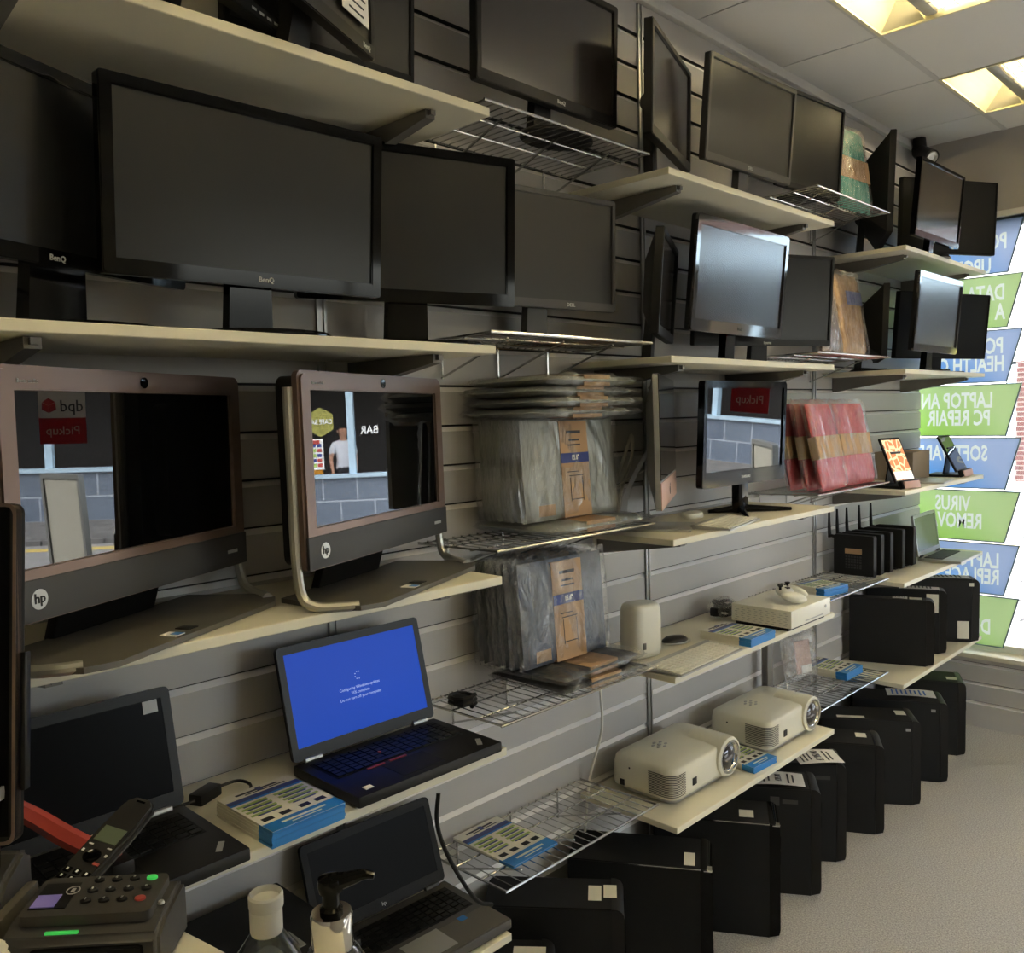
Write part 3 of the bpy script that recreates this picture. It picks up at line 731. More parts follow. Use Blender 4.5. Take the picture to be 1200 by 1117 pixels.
lt, TM, sc, bs, zt = laptop('black laptop switched on with a plain blue screen', .138, 1.088, T4, -.5, .368, .226, .236, 13.6, red=True, sm='bluescreen', bez=.015)
u = TM.to_3x3() @ Vector((0, 0, 1))
for k, s in enumerate(['Configuring Windows updates', '35% complete', 'Do not turn off your computer']):
    text('screen_message', s, 'screentext', sc, TM @ Vector((.0004, .0, .118 - .0105 * k)), .0085, (0, 1, 0), u, ext=.0001)
b = MB(); b.M = TM
for k in range(6):
    a = R(60 + 45 * k); b.lathe([(.0012, 0), (.0012, .0002)], (.0002, .008 * math.cos(a), .142 + .008 * math.sin(a)), 8, 'x')
b.build('spinner_dots', 'screentext', sc)
b = MB(); b.box((.20, -.145, zt + .0006), (.014, .018, .0012)); b.build('sticker', 'paper', bs, smooth=False)
b = MB(); b.box((.19, .15, zt + .0006), (.034, .011, .001), rot=Matrix.Rotation(R(-35), 4, 'Z')); b.build('badge', 'silver', bs, smooth=False)

lt, TM, sc, bs, zt = laptop('black laptop with a dark screen standing behind the cordless phone', .14, .487, T4, 0, .375, .24, .218, 12, red=True, sm='scrlap', bez=.016, group='laptops')
b = MB(); b.M = TM; b.box((.0006, .15, .188), (.001, .026, .022)); b.build('screen_sticker', 'led', sc, smooth=False)
b = MB(); b.box((.20, .155, zt + .0006), (.034, .010, .001), rot=Matrix.Rotation(R(-35), 4, 'Z')); b.build('badge', 'silver', bs, smooth=False)

lt, TM, sc, bs, zt = laptop('silver-grey laptop with a dark screen on the lowest near shelf', .10, 1.142, T5, -2, .352, .235, .20, 18, bm_='dellgrey', km='silver', dm='blkmatte', sm='scrlap', bez=.016, logo='hp')
b = MB(); b.box((.155, .10, zt + .0006), (.017, .02, .001)); b.build('sticker', 'blue', bs, smooth=False)
b = MB(); b.box((.19, 0, zt + .0003), (.08, .345, .0008)); b.build('palm_rest', 'foot', bs, smooth=False)

lt, TM, sc, bs, zt = laptop('slim silver laptop with a sage-tinted screen beside the black routers', .205, 4.30, T4, 2, .322, .185, .195, 8, bm_='silver', km='silver', dm='silver', sm='gryscreen', t_=.014, bez=.012, keycol='grymatte')

# ------------------------------------------------------------------ flyers
def flyers(label, x, y, z, yaw, L, W, h, loose=False):
    """pile of printed leaflets; the blue foot of the print faces the aisle"""
    t = thing('flyer_pile', label, 'flyers', (x, y, z), yaw, 'flyer piles')
    b = MB(); n = max(1, int(h / .005)); random.seed(int(x * 1000 + y * 100))
    for k in range(n):
        jx, jy = random.uniform(-.0015, .0015), random.uniform(-.0015, .0015)
        b.mi = 0; b.box((jx - L * .12, jy, h * (k + .5) / n), (L * .76, W, h / n))
        b.mi = 1; b.box((jx + L * .44 - L * .065, jy, h * (k + .5) / n), (L * .23 * .99, W, h / n * .98))
    b.build('leaflets', ['flycream', 'blue'], t, smooth=False)
    top = h + .0004
    b = MB()
    def strip(mi, x0, x1, y0, y1, dz=0.): b.mi = mi; b.box(((x0 + x1) / 2 * L, (y0 + y1) / 2 * W, top + dz), ((x1 - x0) * L, (y1 - y0) * W, .0005))
    strip(0, -.5, .5, -.5, .5)
    strip(1, -.34, -.26, -.5, .5, .0004); strip(2, -.26, -.23, -.5, .5, .0004)
    strip(5, -.44, -.41, -.30, .28, .0004); strip(5, -.39, -.375, -.2, .36, .0004); strip(1, -.46, -.38, -.02, .06, .0008)
    for k in range(4):
        x0 = -.19 + .085 * k
        strip(3, x0, x0 + .036, -.46, -.06, .0004); strip(1, x0 + .04, x0 + .062, -.40, -.08, .0004)
        strip(3, x0, x0 + .036, .04, .46, .0004); strip(1, x0 + .04, x0 + .062, .08, .40, .0004)
    for yy in (-.36, -.12, .14, .36): strip(4, .20, .27, yy - .07, yy + .07, .0004)
    strip(2, .32, .5, -.5, .5, .0004); strip(0, .38, .41, -.3, .3, .0008); strip(0, .44, .455, -.2, .2, .0008)
    b.build('printed_leaflet', ['flycream', 'navy', 'blue', 'lime', 'blk', 'ink'], t, smooth=False)
    return t
flyers('thick flyer pile between the two black laptops', .275, .793, T4, 1, .19, .148, .03)
flyers('thin flyer pile lying alone on the empty chrome wire shelf', .125, 1.507, WB[4] + .001, 0, .22, .158, .006)
flyers('flyer pile behind the white keyboard, left of the games console', .268, 2.42, T4, 0, .18, .15, .025)
flyers('flyer pile on the wire shelf between the games console and the routers', .185, 3.17, WC[3] + .001, -10, .16, .15, .03)
flyers('flyer pile squeezed between the two white projectors', .24, 2.478, T5, -4, .19, .13, .02)
flyers('flyer pile in front of the clear bag on the lower wire shelf', .115, 3.44, WC[4] + .001, 0, .20, .155, .03)

# ------------------------------------------------------------------ projectors
def projector(label, x, y):
    D, W, H = .232, .385, .098
    t = thing('projector', label, 'projector', (x, y, T5), 0, 'white projectors')
    b = MB(); n = 6
    base = rrect(-D / 2, D / 2, -W / 2, W / 2, .035, n)
    prof = [(.93, .016), (.985, .022), (1., .032), (.985, .085), (.96, .104), (.90, .111), (.5, .115), (.0, .116)]
    rings = []
    for s, z in prof: rings.append([b.bm.verts.new((p[0] * s, p[1] * s, z)) for p in base])
    for A, B in zip(rings, rings[1:]):
        for k in range(len(A)): b.bm.faces.new((A[k], A[(k + 1) % len(A)], B[(k + 1) % len(B)], B[k]))
    b.bm.faces.new(rings[0][::-1])
    bd = b.build('body', 'cream', t, angle=50)
    b = MB(); b.prism(rrect(-D / 2 + .02, D / 2 - .016, -W / 2 + .02, W / 2 - .02, .03), .004, .018, 'z'); b.build('underside', 'silver', t)
    b = MB()
    for sx in (-.07, .075):
        for sy in (-.13, .12): b.lathe([(.012, 0), (.012, .006), (.008, .010)], (sx, sy, 0), 12)
    b.build('foot', 'grymatte', t)
    # lens at the far end of the aisle side, under a swelling hood
    ly = W / 2 - .088
    b = MB()
    b.lathe([(.066, -.12), (.066, -.02), (.064, .004), (.058, .008), (.055, .008), (.053, -.004), (.0, -.004)], (D / 2 + .002, ly, .070), 36, 'x', 1., .93); hd = b.build('lens_hood', 'cream', t)
    b = MB(); b.lathe([(.053, -.002), (.051, .006), (.046, .006), (.040, -.003), (.0, -.003)], (D / 2 + .002, ly, .070), 32, 'x', 1., .93); b.build('lens_rim', 'chrome', hd)
    b = MB(); b.lathe([(.041, -.002), (.036, .004), (.024, .009), (.010, .012), (.0, .0125)], (D / 2 + .002, ly, .066), 28, 'x'); b.build('lens', 'lens', hd)
    b = MB()                                           # louvres wrapping the near corner
    cx, cy, r = D / 2 - .035, -W / 2 + .035, .0355
    for k in range(13):
        z = .030 + .0052 * k; pts = []
        for q in range(7): pts.append((cx - .052 + .052 * q / 6, -W / 2 - .0004, z))
        for q in range(1, 6): a = R(-90 + 90 * q / 6); pts.append((cx + r * math.cos(a), cy + r * math.sin(a), z))
        for q in range(5): pts.append((D / 2 + .0004, cy + .028 * q / 4, z))
        for (x0, y0, z0), (x1, y1, _) in zip(pts, pts[1:]): b.face([(x0, y0, z0), (x1, y1, z0), (x1, y1, z0 + .0024), (x0, y0, z0 + .0024)])
    b.build('vent', 'grymatte', t, smooth=False)
    b = MB(); b.box((D / 2 + .0005, cy + .075, .052), (.002, .022, .022), .001); b.build('sensor_window', 'blk', t)
    b = MB(); b.box((-D / 2 + .05, -W / 2 - .0004, .034), (.016, .002, .018)); b.lathe([(.003, 0), (.003, .003)], (-D / 2 + .075, -W / 2 + .002, .082), 10, 'y'); b.build('socket', 'blk', t)
    b = MB()                                           # keys and print on top
    for k in range(6): a = R(60 * k); b.lathe([(.006, 0), (.0055, .0025)], (-.03 + .020 * math.cos(a), -.05 + .022 * math.sin(a), .1145), 10, 'z', .8, 1.2)
    b.lathe([(.007, 0), (.006, .003)], (-.03, -.05, .1145), 12); b.build('keypad', 'silver', t)
    b = MB(); b.box((.045, -.085, .1132), (.03, .05, .002)); b.box((.075, -.05, .1115), (.006, .03, .002)); b.build('printed_label', 'silver', t, smooth=False)
    return t
projector('white projector nearer the camera, at the corner of the low shelf', .167, 2.224)
projector('white projector further along the low shelf, beside the clear bag', .187, 2.748)

# ------------------------------------------------------------------ games console and controller
t = thing('games_console', 'white games console with a small black foot, on the cream shelf', 'games console', (.262, 2.722, T4), 0)
b = MB(); b.box((0, 0, .041), (.215, .285, .058), .003); b.build('body', 'white', t)
b = MB(); b.box((-.004, 0, .006), (.19, .26, .012)); b.build('black_plinth', 'blk', t, smooth=False)
b = MB()
for i in range(9):
    for j in range(7): b.box((-.09 + .022 * i + .006 * (j % 2), -.1429, .02 + .0065 * j), (.010, .001, .0016))
b.build('side_vent', 'silver', t, smooth=False)
b = MB(); b.lathe([(.006, 0), (.006, .001)], (.1075, .105, .045), 16, 'x'); b.box((.1078, .02, .022), (.001, .13, .004)); b.build('power_button', 'silver', t)
def controller(label, x, y, z, yaw):
    t = thing('game_controller', label, 'controller', (x, y, z), yaw)
    b = MB()
    me = bmesh.ops.create_uvsphere
    for c, d, rot in (((0, 0, .03), (.062, .12, .036), 0), ((.032, -.052, .022), (.09, .042, .036), 22), ((.032, .052, .022), (.09, .042, .036), -22)):
        me(b.bm, u_segments=24, v_segments=14, radius=.5, matrix=Matrix.Translation(c) @ Matrix.Rotation(R(rot), 4, 'Z') @ Matrix.Rotation(R(12), 4, 'Y') @ Matrix.Diagonal((*d, 1)))
    b.build('body', 'white', t, angle=80)
    for px, py in ((-.012, -.04), (.008, .022)):
        b = MB(); b.lathe([(.004, 0), (.004, .010), (.009, .012), (.009, .016), (.005, .015)], (px, py, .043), 14); b.build('thumb_stick', 'blk', t)
    b = MB()
    for k in range(4): a = R(90 * k); b.lathe([(.0042, 0), (.004, .003)], (-.012 + .011 * math.cos(a), .045 + .011 * math.sin(a), .044), 10)
    b.build('face_buttons', 'blk', t)
    b = MB(); b.box((.010, -.018, .047), (.018, .006, .004)); b.box((.010, -.018, .047), (.006, .018, .004)); b.build('direction_pad', 'grymatte', t)
    return t
controller('white game controller with black thumb sticks, lying on the console', .275, 2.72, T4 + .0705, 24)

# cable bundle in a bag behind the console
t = thing('cable_bundle', 'coil of black cable in a plastic bag behind the games console', 'cable', (.09, 2.63, T4), 0)
b = MB(); pts = []
for k in range(90):
    a = R(k * 30); pts.append((.028 * math.cos(a) + .004 * math.sin(k * 1.7), .036 * math.sin(a), .035 + .018 * math.sin(a * .37) + .006 * math.cos(k)))
b.tube(pts, .0035, 6); b.build('coil', 'blk', t)
b = MB(); b.box((0, -.045, .03), (.03, .03, .03), .006); b.build('plug', 'blk', t)
b = MB(); bmesh.ops.create_icosphere(b.bm, subdivisions=4, radius=1, matrix=Matrix.Translation((0, 0, .038)) @ Matrix.Diagonal((.045, .058, .036, 1)))
for v in b.bm.verts: v.co += v.normal * .006 * noise.noise(v.co * 60)
b.build('bag', 'film2', t)

# white cylinder-cornered router, its lead, mouse, keyboards
t = thing('wireless_router', 'tall white rounded wireless router standing at the corner of the shelf', 'router', (.145, 2.075, T4), -12)
b = MB(); prof = [(.80, .0), (.92, .004), (1., .02), (1., .118), (.985, .136), (.93, .149), (.82, .156), (.6, .158), (0, .158)]
base = rrect(-.046, .046, -.058, .058, .034, 6); rings = [[b.bm.verts.new((p[0] * s, p[1] * s, z)) for p in base] for s, z in prof]
for A, B in zip(rings, rings[1:]):
    for k in range(len(A)): b.bm.faces.new((A[k], A[(k + 1) % len(A)], B[(k + 1) % len(B)], B[k]))
b.bm.faces.new(rings[0][::-1]); b.build('body', 'white', t, angle=50)
b = MB(); b.box((.0455, -.026, .038), (.003, .012, .020), .001); b.build('status_window', 'foot', t)
t = tag(MB().tube(polyline([(.06, 2.00, T4 + .006), (.10, 1.985, T4 + .03), (.05, 2.01, T4 + .055), (.10, 1.97, T4 + .05), (.12, 1.99, T4 + .012), (.05, 1.985, T4 + .03), (.09, 2.015, T4 + .012), (.13, 1.995, T4 + .006)], 8), .0045, 8).build('white_cable', 'white'),
        'tangled white cable beside the tall white router', 'cable')
t = thing('computer_mouse', 'small mouse, dark on top with a silver rim, behind the white keyboard', 'mouse', (.15, 2.255, T4), 70)
b = MB(); b.lathe([(.85, 0), (1., .25), (.98, .5), (.7, .85), (0, 1.)], (0, 0, 0), 24, 'z', 1, 1); b.bm.transform(Matrix.Diagonal((.052, .028, .012, 1))); b.build('body', 'silver', t, angle=60)
b = MB(); b.lathe([(1., .3), (.97, .55), (.72, .9), (0, 1.06)], (0, 0, 0), 24); b.bm.transform(Matrix.Translation((-.006, 0, 0)) @ Matrix.Diagonal((.046, .0275, .0225, 1))); b.build('dark_top', 'blk', t, angle=60)
def keyboard(label, x, y, z, yaw, L, D):
    t = thing('keyboard', label, 'keyboard', (x, y, z), yaw, 'white keyboards')
    b = MB(); b.prism([(-D / 2, .002), (D / 2, .002), (D / 2, .006), (-D / 2, .014)], -L / 2, L / 2, 'y'); b.tube([(-D / 2 + .008, -L / 2, .008), (-D / 2 + .008, L / 2, .008)], .0075, 10); b.build('body', 'silver', t)
    b = MB(); rows, cols = 6, 15
    for i in range(rows):
        j = 0
        while j < cols:
            w = 5 if (i == 5 and j == 4) else 1
            xx = -D * .40 + D * .80 * (i + .5) / rows + .006; z0 = .011 - .006 * (i + .5) / rows + .002
            b.box((xx, -L * .48 + L * .96 * (j + w / 2) / cols, z0), (D * .80 / rows * .82, L * .96 * w / cols - L * .96 / cols * .16, .004)); j += w
    b.build('keys', 'whitekey', t, smooth=False)
    return t
keyboard('white keyboard at the corner of the shelf, in front of the tall white router', .298, 2.125, T4, 2, .345, .125)
keyboard('white keyboard in front of the glossy television', .303, 2.30, T3, 12, .285, .118)
t = tag(MB().lathe([(.95, 0), (1., .3), (.9, .75), (.5, .96), (0, 1.)], (0, 0, 0), 24).build('wireless_mouse', 'white'), 'flat white wireless mouse under the television, behind the keyboard', 'mouse')
t.scale = (.033, .055, .02); t.location = (.115, 2.41, T3); t.rotation_euler.z = R(15)

# ------------------------------------------------------------------ wrapped laptop sleeves
def pillow(W, H, T, seed, amp, nu=18, nv=14, pw=9, rip=9., edge=0., creases=0):
    """soft slab standing on z=0, thickness along x, front at +x"""
    b = MB(); vs = {}; rr = random.Random(int(seed * 10))
    cl = [(rr.uniform(-.8, .5), rr.uniform(.7, 1.3), rr.uniform(.15, .7), rr.uniform(.05, .09)) for _ in range(creases)]
    for side in (1, -1):
        for i in range(nu + 1):
            for j in range(nv + 1):
                u, v = 2 * i / nu - 1, 2 * j / nv - 1
                rim = i in (0, nu) or j in (0, nv)
                if rim and side == -1: vs[(side, i, j)] = vs[(1, i, j)]; continue
                th = T / 2 * ((1 - abs(u) ** pw) * (1 - abs(v) ** pw)) ** .35
                p = Vector((side * th, u * W / 2, (v + 1) * H / 2))
                nz = noise.noise(Vector((u * rip * .35 + seed, v * rip * .18 + side * 3.1, seed * 1.7)))
                n2 = noise.noise(Vector((u * rip + seed * 2, v * rip * .5 + side, seed)))
                p.x += side * amp * (nz + .6 * n2) * (.25 if rim else 1)
                for (c0, top, sl, cw) in cl:          # long folds running down the film
                    d = abs(u - (c0 + sl * (top - v) * .5))
                    if d < cw and not rim: p.x += side * .0055 * (1 - d / cw)
                if rim: p.y += edge * noise.noise(Vector((v * 7, seed, u * 3))); p.z = max(0, p.z + edge * noise.noise(Vector((u * 7, seed + 5, v * 2))))
                vs[(side, i, j)] = b.bm.verts.new(p)
    for side in (1, -1):
        for i in range(nu):
            for j in range(nv):
                q = [vs[(side, i, j)], vs[(side, i + 1, j)], vs[(side, i + 1, j + 1)], vs[(side, i, j + 1)]]
                b.bm.faces.new(q if side == 1 else q[::-1])
    return b
def make_sleeve(label, cat, W, H, T, fabric, band, group, seed, film='film', band_h=False, patch=True, film_w=1.10, film_h=1.05, bw=.30):
    t = thing('laptop_sleeve', label, cat, (0, 0, 0), 0, group)
    pillow(W, H, T, seed, .0015).build('fabric_case', fabric, t, angle=60)
    if band == 'v':                                   # upright cardboard band round the middle
        b = MB(); hw, ht = W * bw / 2, T / 2 + .0025
        b.ring([(-ht, 0.002), (ht, 0.002), (ht, H * .97), (-ht, H * .97)], [(-ht + .001, .003), (ht - .001, .003), (ht - .001, H * .97 - .001), (-ht + .001, H * .97 - .001)], W * .02 - hw, W * .02 + hw, 'y')
        cb = b.build('cardboard_band', 'card', t, smooth=False)
        b = MB(); b.box((ht + .0008, W * .02, H * .60), (.001, 2 * hw, H * .10)); b.build('printed_stripe', 'navy' if fabric != 'sleevedark' else 'blk', cb, smooth=False)
        text('size_print', '15.6"', 'paper', cb, (ht + .0016, W * .02, H * .60), .018, xs=.8, bold=.0004)
        b = MB()
        for k, (yy, zz, ww, hh) in enumerate(((0, .86, .5, .03), (0, .78, .36, .02), (0, .73, .44, .015), (-.1, .46, .4, .008), (.0, .42, .5, .008), (-.22, .28, .012, .24), (.22, .28, .012, .24), (0, .18, .4, .008))):
            b.box((ht + .0008, W * .02 + yy * 2 * hw, H * zz), (.001, ww * 2 * hw, H * hh))
        b.build('printed_drawing', 'ink', cb, smooth=False)
        if patch:
            b = MB(); b.box((T / 2 - .001, -W * .30, H * .10), (.002, W * .17, H * .11), .0008); b.build('leather_patch', 'card', t)
    elif band == 'h':
        b = MB(); ht = T / 2 + .003
        b.ring(rrect(-ht, ht, -W / 2 - .002, W / 2 + .002, .006, 2), rrect(-ht + .001, ht - .001, -W / 2 - .001, W / 2 + .001, .005, 2), H * .36, H * .62, 'z'); b.build('cardboard_band', 'card', t, smooth=False)
    pillow(W * film_w, H * film_h, T * 1.1 + .0035, seed + 9, .0022, 44, 26, 10, 8., .010, 6).build('plastic_wrap', film, t, angle=80)
    return t
def put(o, loc, yaw, lean, lie=False, yawlie=0):
    o.location = loc
    if lie: o.rotation_euler = (0, R(90), R(yaw))
    else: o.rotation_euler = (0, R(-lean), R(yaw))
# pale grey sleeves: upright row, pile on top, one lying underneath
G = 'pale grey wrapped sleeves'
g0 = make_sleeve('front pale grey wrapped sleeve, its cardboard band facing the aisle', 'laptop sleeve', .365, .256, .0145, 'sleevegrey', 'v', G, 1.3)
zb = WB[2] + .034
put(g0, (.195, 1.725, zb), 0, 4)
same = 'pale grey wrapped sleeve standing in the row behind the front one'
for k in range(7):
    o = dup(g0, same, (.170 - .0205 * k, 1.723 - .004 * (k % 2), zb), group=G); o.rotation_euler = (0, R(-2.5 + .6 * (k % 3)), R(.8 * ((k % 3) - 1)))
topl = ['lowest of the four pale grey sleeves lying across the upright ones', 'second from the bottom of the four pale grey sleeves lying on top',
        'third from the bottom of the four pale grey sleeves lying on top', 'topmost pale grey wrapped sleeve, lying on the pile']
g1 = make_sleeve(topl[0], 'laptop sleeve', .375, .262, .0215, 'sleevegrey', 'v', G, 2.6, film='film', film_w=1.12)
for k in range(4):
    o = g1 if k == 0 else dup(g1, topl[k], (0, 0, 0), group=G)
    o.location = (.0 + .012 * (k % 2), 1.715 + .006 * (k % 2), zb + .271 + .0265 * k); o.rotation_euler = (0, R(90), R(1.5 * (k - 1)))
o = dup(g1, 'pale grey wrapped sleeve lying flat under the upright row', (.02, 1.735, WB[2] + .018), group=G); o.rotation_euler = (0, R(90), R(-1))
# dark sleeves on the shelf below
G = 'dark wrapped sleeves'
d0 = make_sleeve('front slate-blue wrapped sleeve with a cardboard band, on the lower wire shelf', 'laptop sleeve', .315, .265, .022, 'sleeveslate', 'v', G, 5.1, film='film2', patch=True, bw=.36)
zb = WB[3] + .062
put(d0, (.19, 1.69, zb), -2, 4)
d1 = make_sleeve('charcoal wrapped sleeve standing in the row behind the slate-blue one', 'laptop sleeve', .325, .265, .018, 'sleevedark', 'v', G, 7.7, film='film2', patch=False, bw=.36)
put(d1, (.160, 1.685, zb), 0, 3)
for k in range(5):
    o = dup(d1, 'charcoal wrapped sleeve standing in the row behind the slate-blue one', (.134 - .0245 * k, 1.683 - .004 * (k % 2), zb), group=G); o.rotation_euler = (0, R(-2 + .5 * (k % 3)), R(.8 * ((k % 3) - 1)))
o = dup(d1, 'upper of the two dark sleeves lying flat under the upright row', (.02, 1.72, WB[3] + .046), group=G); o.rotation_euler = (0, R(90), R(2))
o = dup(d1, 'lower of the two dark sleeves lying flat, sticking out over the wire edge', (.03, 1.735, WB[3] + .017), group=G); o.rotation_euler = (0, R(90), R(-2))
# red sleeves
G = 'red wrapped sleeves'
r0 = make_sleeve('left of the two red wrapped sleeves facing the aisle, beside the television', 'laptop sleeve', .255, .325, .03, 'red', 'h', G, 11.2, film='film', film_w=1.14)
put(r0, (.255, 3.155, WC[2] + .004), 6, 12)
o = dup(r0, 'right of the two red wrapped sleeves facing the aisle, beside the tablet stand', (.235, 3.44, WC[2] + .004), group=G); o.rotation_euler = (0, R(-11), R(-2))
for k, (xx, yy, l) in enumerate(((.20, 3.16, 'red wrapped sleeve directly behind the left front one'), (.145, 3.15, 'red wrapped sleeve nearest the wall in the left stack'), (.17, 3.43, 'red wrapped sleeve directly behind the right front one'))):
    o = dup(r0, l, (xx, yy, WC[2] + .004), group=G); o.rotation_euler = (0, R(-9), R(3 - 2 * k))
# golden and teal sleeves, clear bag
G = 'golden wrapped sleeves'
f0 = make_sleeve('right golden wrapped sleeve with a dark stripe, on the eye-level wire shelf', 'laptop sleeve', .20, .335, .035, 'gold', None, G, 14.4, film='film')
b = MB(); b.box((.0175, .03, .235), (.004, .12, .055), .001); b.build('dark_stripe', 'navy', f0, smooth=False)
put(f0, (.20, 3.465, WC[1] + .003), -4, 9)
f1 = make_sleeve('left golden wrapped sleeve, mostly hidden behind the wide dark monitor', 'laptop sleeve', .20, .31, .035, 'foil', None, G, 17.4, film='film')
put(f1, (.20, 3.255, WC[1] + .003), 6, 9)
f2 = make_sleeve('teal wrapped sleeve with a cardboard band, near the ceiling', 'laptop sleeve', .26, .335, .035, 'teal', 'h', None, 21.4, film='film2')
put(f2, (.20, 3.462, WC[0] + .003), -4, 8)
t = thing('plastic_bag', 'clear crinkled plastic bag leaning on the wall beside the second projector', 'bag', (.075, 3.26, WC[4] + .003), -12)
t.rotation_euler = (0, R(-8), R(-12))
pillow(.20, .185, .04, 31., .006, 22, 18, 4, 12., .012).build('bag_film', 'filmclear', t, angle=80)
b = MB(); b.box((0, .02, .09), (.006, .09, .13), .002); b.build('pink_card_insert', 'copper', t)
b = MB(); b.box((.004, .03, .04), (.003, .06, .03)); b.build('printed_card', 'paper', t, smooth=False)
t = tag(MB().box((.05, 3.02, WC[4] + .115), (.03, .045, .22), .008).build('grey_tube', 'bracket'), 'grey roll standing on the wire shelf left of the clear bag', 'roll')

# ------------------------------------------------------------------ routers, tablets, cardboard box
def router(label, x, y, first=None):
    if first: return dup(first, label, (x, y, T4), group='black routers')
    t = thing('black_router', label, 'router', (x, y, T4), 0, 'black routers')
    b = MB(); b.prism(rrect(-.085, .085, .004, .178, .008), -.016, .016, 'y'); b.box((0, 0, .003), (.12, .05, .006)); b.build('body', 'blkmatte', t)
    for s in (-1,):
        b = MB(); b.tube([(-.088, 0, .165), (-.108, 0, .168)], .007, 8); b.tube([(-.11, 0, .160), (-.112, 0, .20), (-.113, 0, .275)], [.008, .0075, .0045], 8); b.build('antenna', 'blk', t)
    b = MB(); b.box((.0, -.0165, .11), (.072, .001, .022)); pl = b.build('rating_label', 'card', t, smooth=False)
    b = MB()
    for i in range(6):
        for j in range(5): b.box((-.03 + .012 * i, -.0165, .04 + .0115 * j), (.008, .001, .007))
    b.build('vent_slots', 'grymatte', t, smooth=False)
    return t
r0 = router('nearest black router of the row of five, with a gold label in full view', .135, 3.625)
for k, y in enumerate((3.70, 3.785, 3.905, 4.02)):
    router(['second black router of the row, right behind the nearest one', 'third black router of the row, in the middle', 'fourth black router of the row from the camera', 'last black router of the row, beside the silver laptop'][k], .137 + .006 * k, y, r0)

def tablet(label, x, y, yaw, W, H, lean, screen):
    t = thing('tablet_stand', label, 'tablet stand', (x, y, T3), yaw, 'tablets on stands')
    b = MB(); b.box((-.045, 0, .006), (.15, W * .9, .012), .004); b.box((.035, 0, .018), (.02, W * .9, .034), .004, rot=Matrix.Rotation(R(-20), 4, 'Y')); b.build('stand', 'blk', t)
    b = MB(); b.box((.047, 0, .017), (.006, W * .8, .03), .002, rot=Matrix.Rotation(R(-12), 4, 'Y')); b.build('front_lip', 'copper', t)
    TM = Matrix.Translation((.022, 0, .026)) @ Matrix.Rotation(R(-lean), 4, 'Y')
    b = MB(); b.M = TM; b.prism(rrect(-W / 2, W / 2, 0, H, .008), -.009, 0, 'x'); tb = b.build('tablet', 'blk', t)
    b = MB(); b.M = TM; b.box((.0004, 0, H / 2), (.001, W - .016, H - .02)); b.build('screen', screen, tb, smooth=False)
    b = MB(); b.M = TM; b.box((-.035, 0, H * .38), (.006, W * .5, H * .7), rot=Matrix.Rotation(R(lean * .9 + 12), 4, 'Y')); b.build('back_prop', 'blk', t)
    return t, TM, tb
def mat_tab():
    m = bpy.data.materials.new('lit_orange_pattern'); m.use_nodes = True; nt = m.node_tree; b = nt.nodes['Principled BSDF']; b.inputs['Roughness'].default_value = .1
    tc = nt.nodes.new('ShaderNodeTexCoord'); v = nt.nodes.new('ShaderNodeTexVoronoi'); v.feature = 'DISTANCE_TO_EDGE'; v.inputs['Scale'].default_value = 26
    r = nt.nodes.new('ShaderNodeValToRGB'); r.color_ramp.elements[0].position = .05; r.color_ramp.elements[0].color = (*lin((.98, .9, .72)), 1); r.color_ramp.elements[1].position = .12; r.color_ramp.elements[1].color = (*lin((.88, .55, .36)), 1)
    nt.links.new(tc.outputs['Object'], v.inputs['Vector']); nt.links.new(v.outputs['Distance'], r.inputs['Fac'])
    nt.links.new(r.outputs['Color'], b.inputs['Base Color']); nt.links.new(r.outputs['Color'], b.inputs['Emission Color']); b.inputs['Emission Strength'].default_value = .13
    return m
M['tabscreen'] = mat_tab(); M['whitelit'] = mat('lit_white', (240, 240, 238), .2, emit=(245, 245, 240), estr=.14)
t, TM, tb = tablet('tablet on a stand showing an orange and cream pattern', .285, 3.735, -11, .145, .20, 23, 'tabscreen')
b = MB(); b.M = TM; b.box((.001, 0, .030), (.001, .129, .036)); b.build('white_dock', 'whitelit', tb, smooth=False)
tablet('tablet on a stand with a dark reflective screen, at the end of the shelf', .27, 4.49, 4, .20, .19, 27, 'scrg')
b = MB(); b.box((0, 0, .004), (.17, .25, .008), .003); t = tag(b.build('flat_tablet', 'silver', loc=(.27, 4.10, T3), rotz=8), 'silver tablet lying flat between the two tablet stands', 'tablet')
t = thing('cardboard_box', 'small closed brown cardboard box between the tablet stands', 'box', (.105, 4.235, T3), 4)
b = MB(); b.box((0, 0, .065), (.17, .27, .13), .002); b.build('carton', 'cardbox', t)
b = MB(); b.box((0, 0, .1305), (.17, .05, .001)); b.build('packing_tape', 'card', t, smooth=False)
t = tag(MB().box((0, 0, .1), (.012, .15, .2), .004).build('grey_tablet_case', 'bracket', loc=(.13, 3.70, T3)), 'dark grey tablet case leaning behind the patterned tablet', 'tablet case')
t.rotation_euler.y = R(-14)

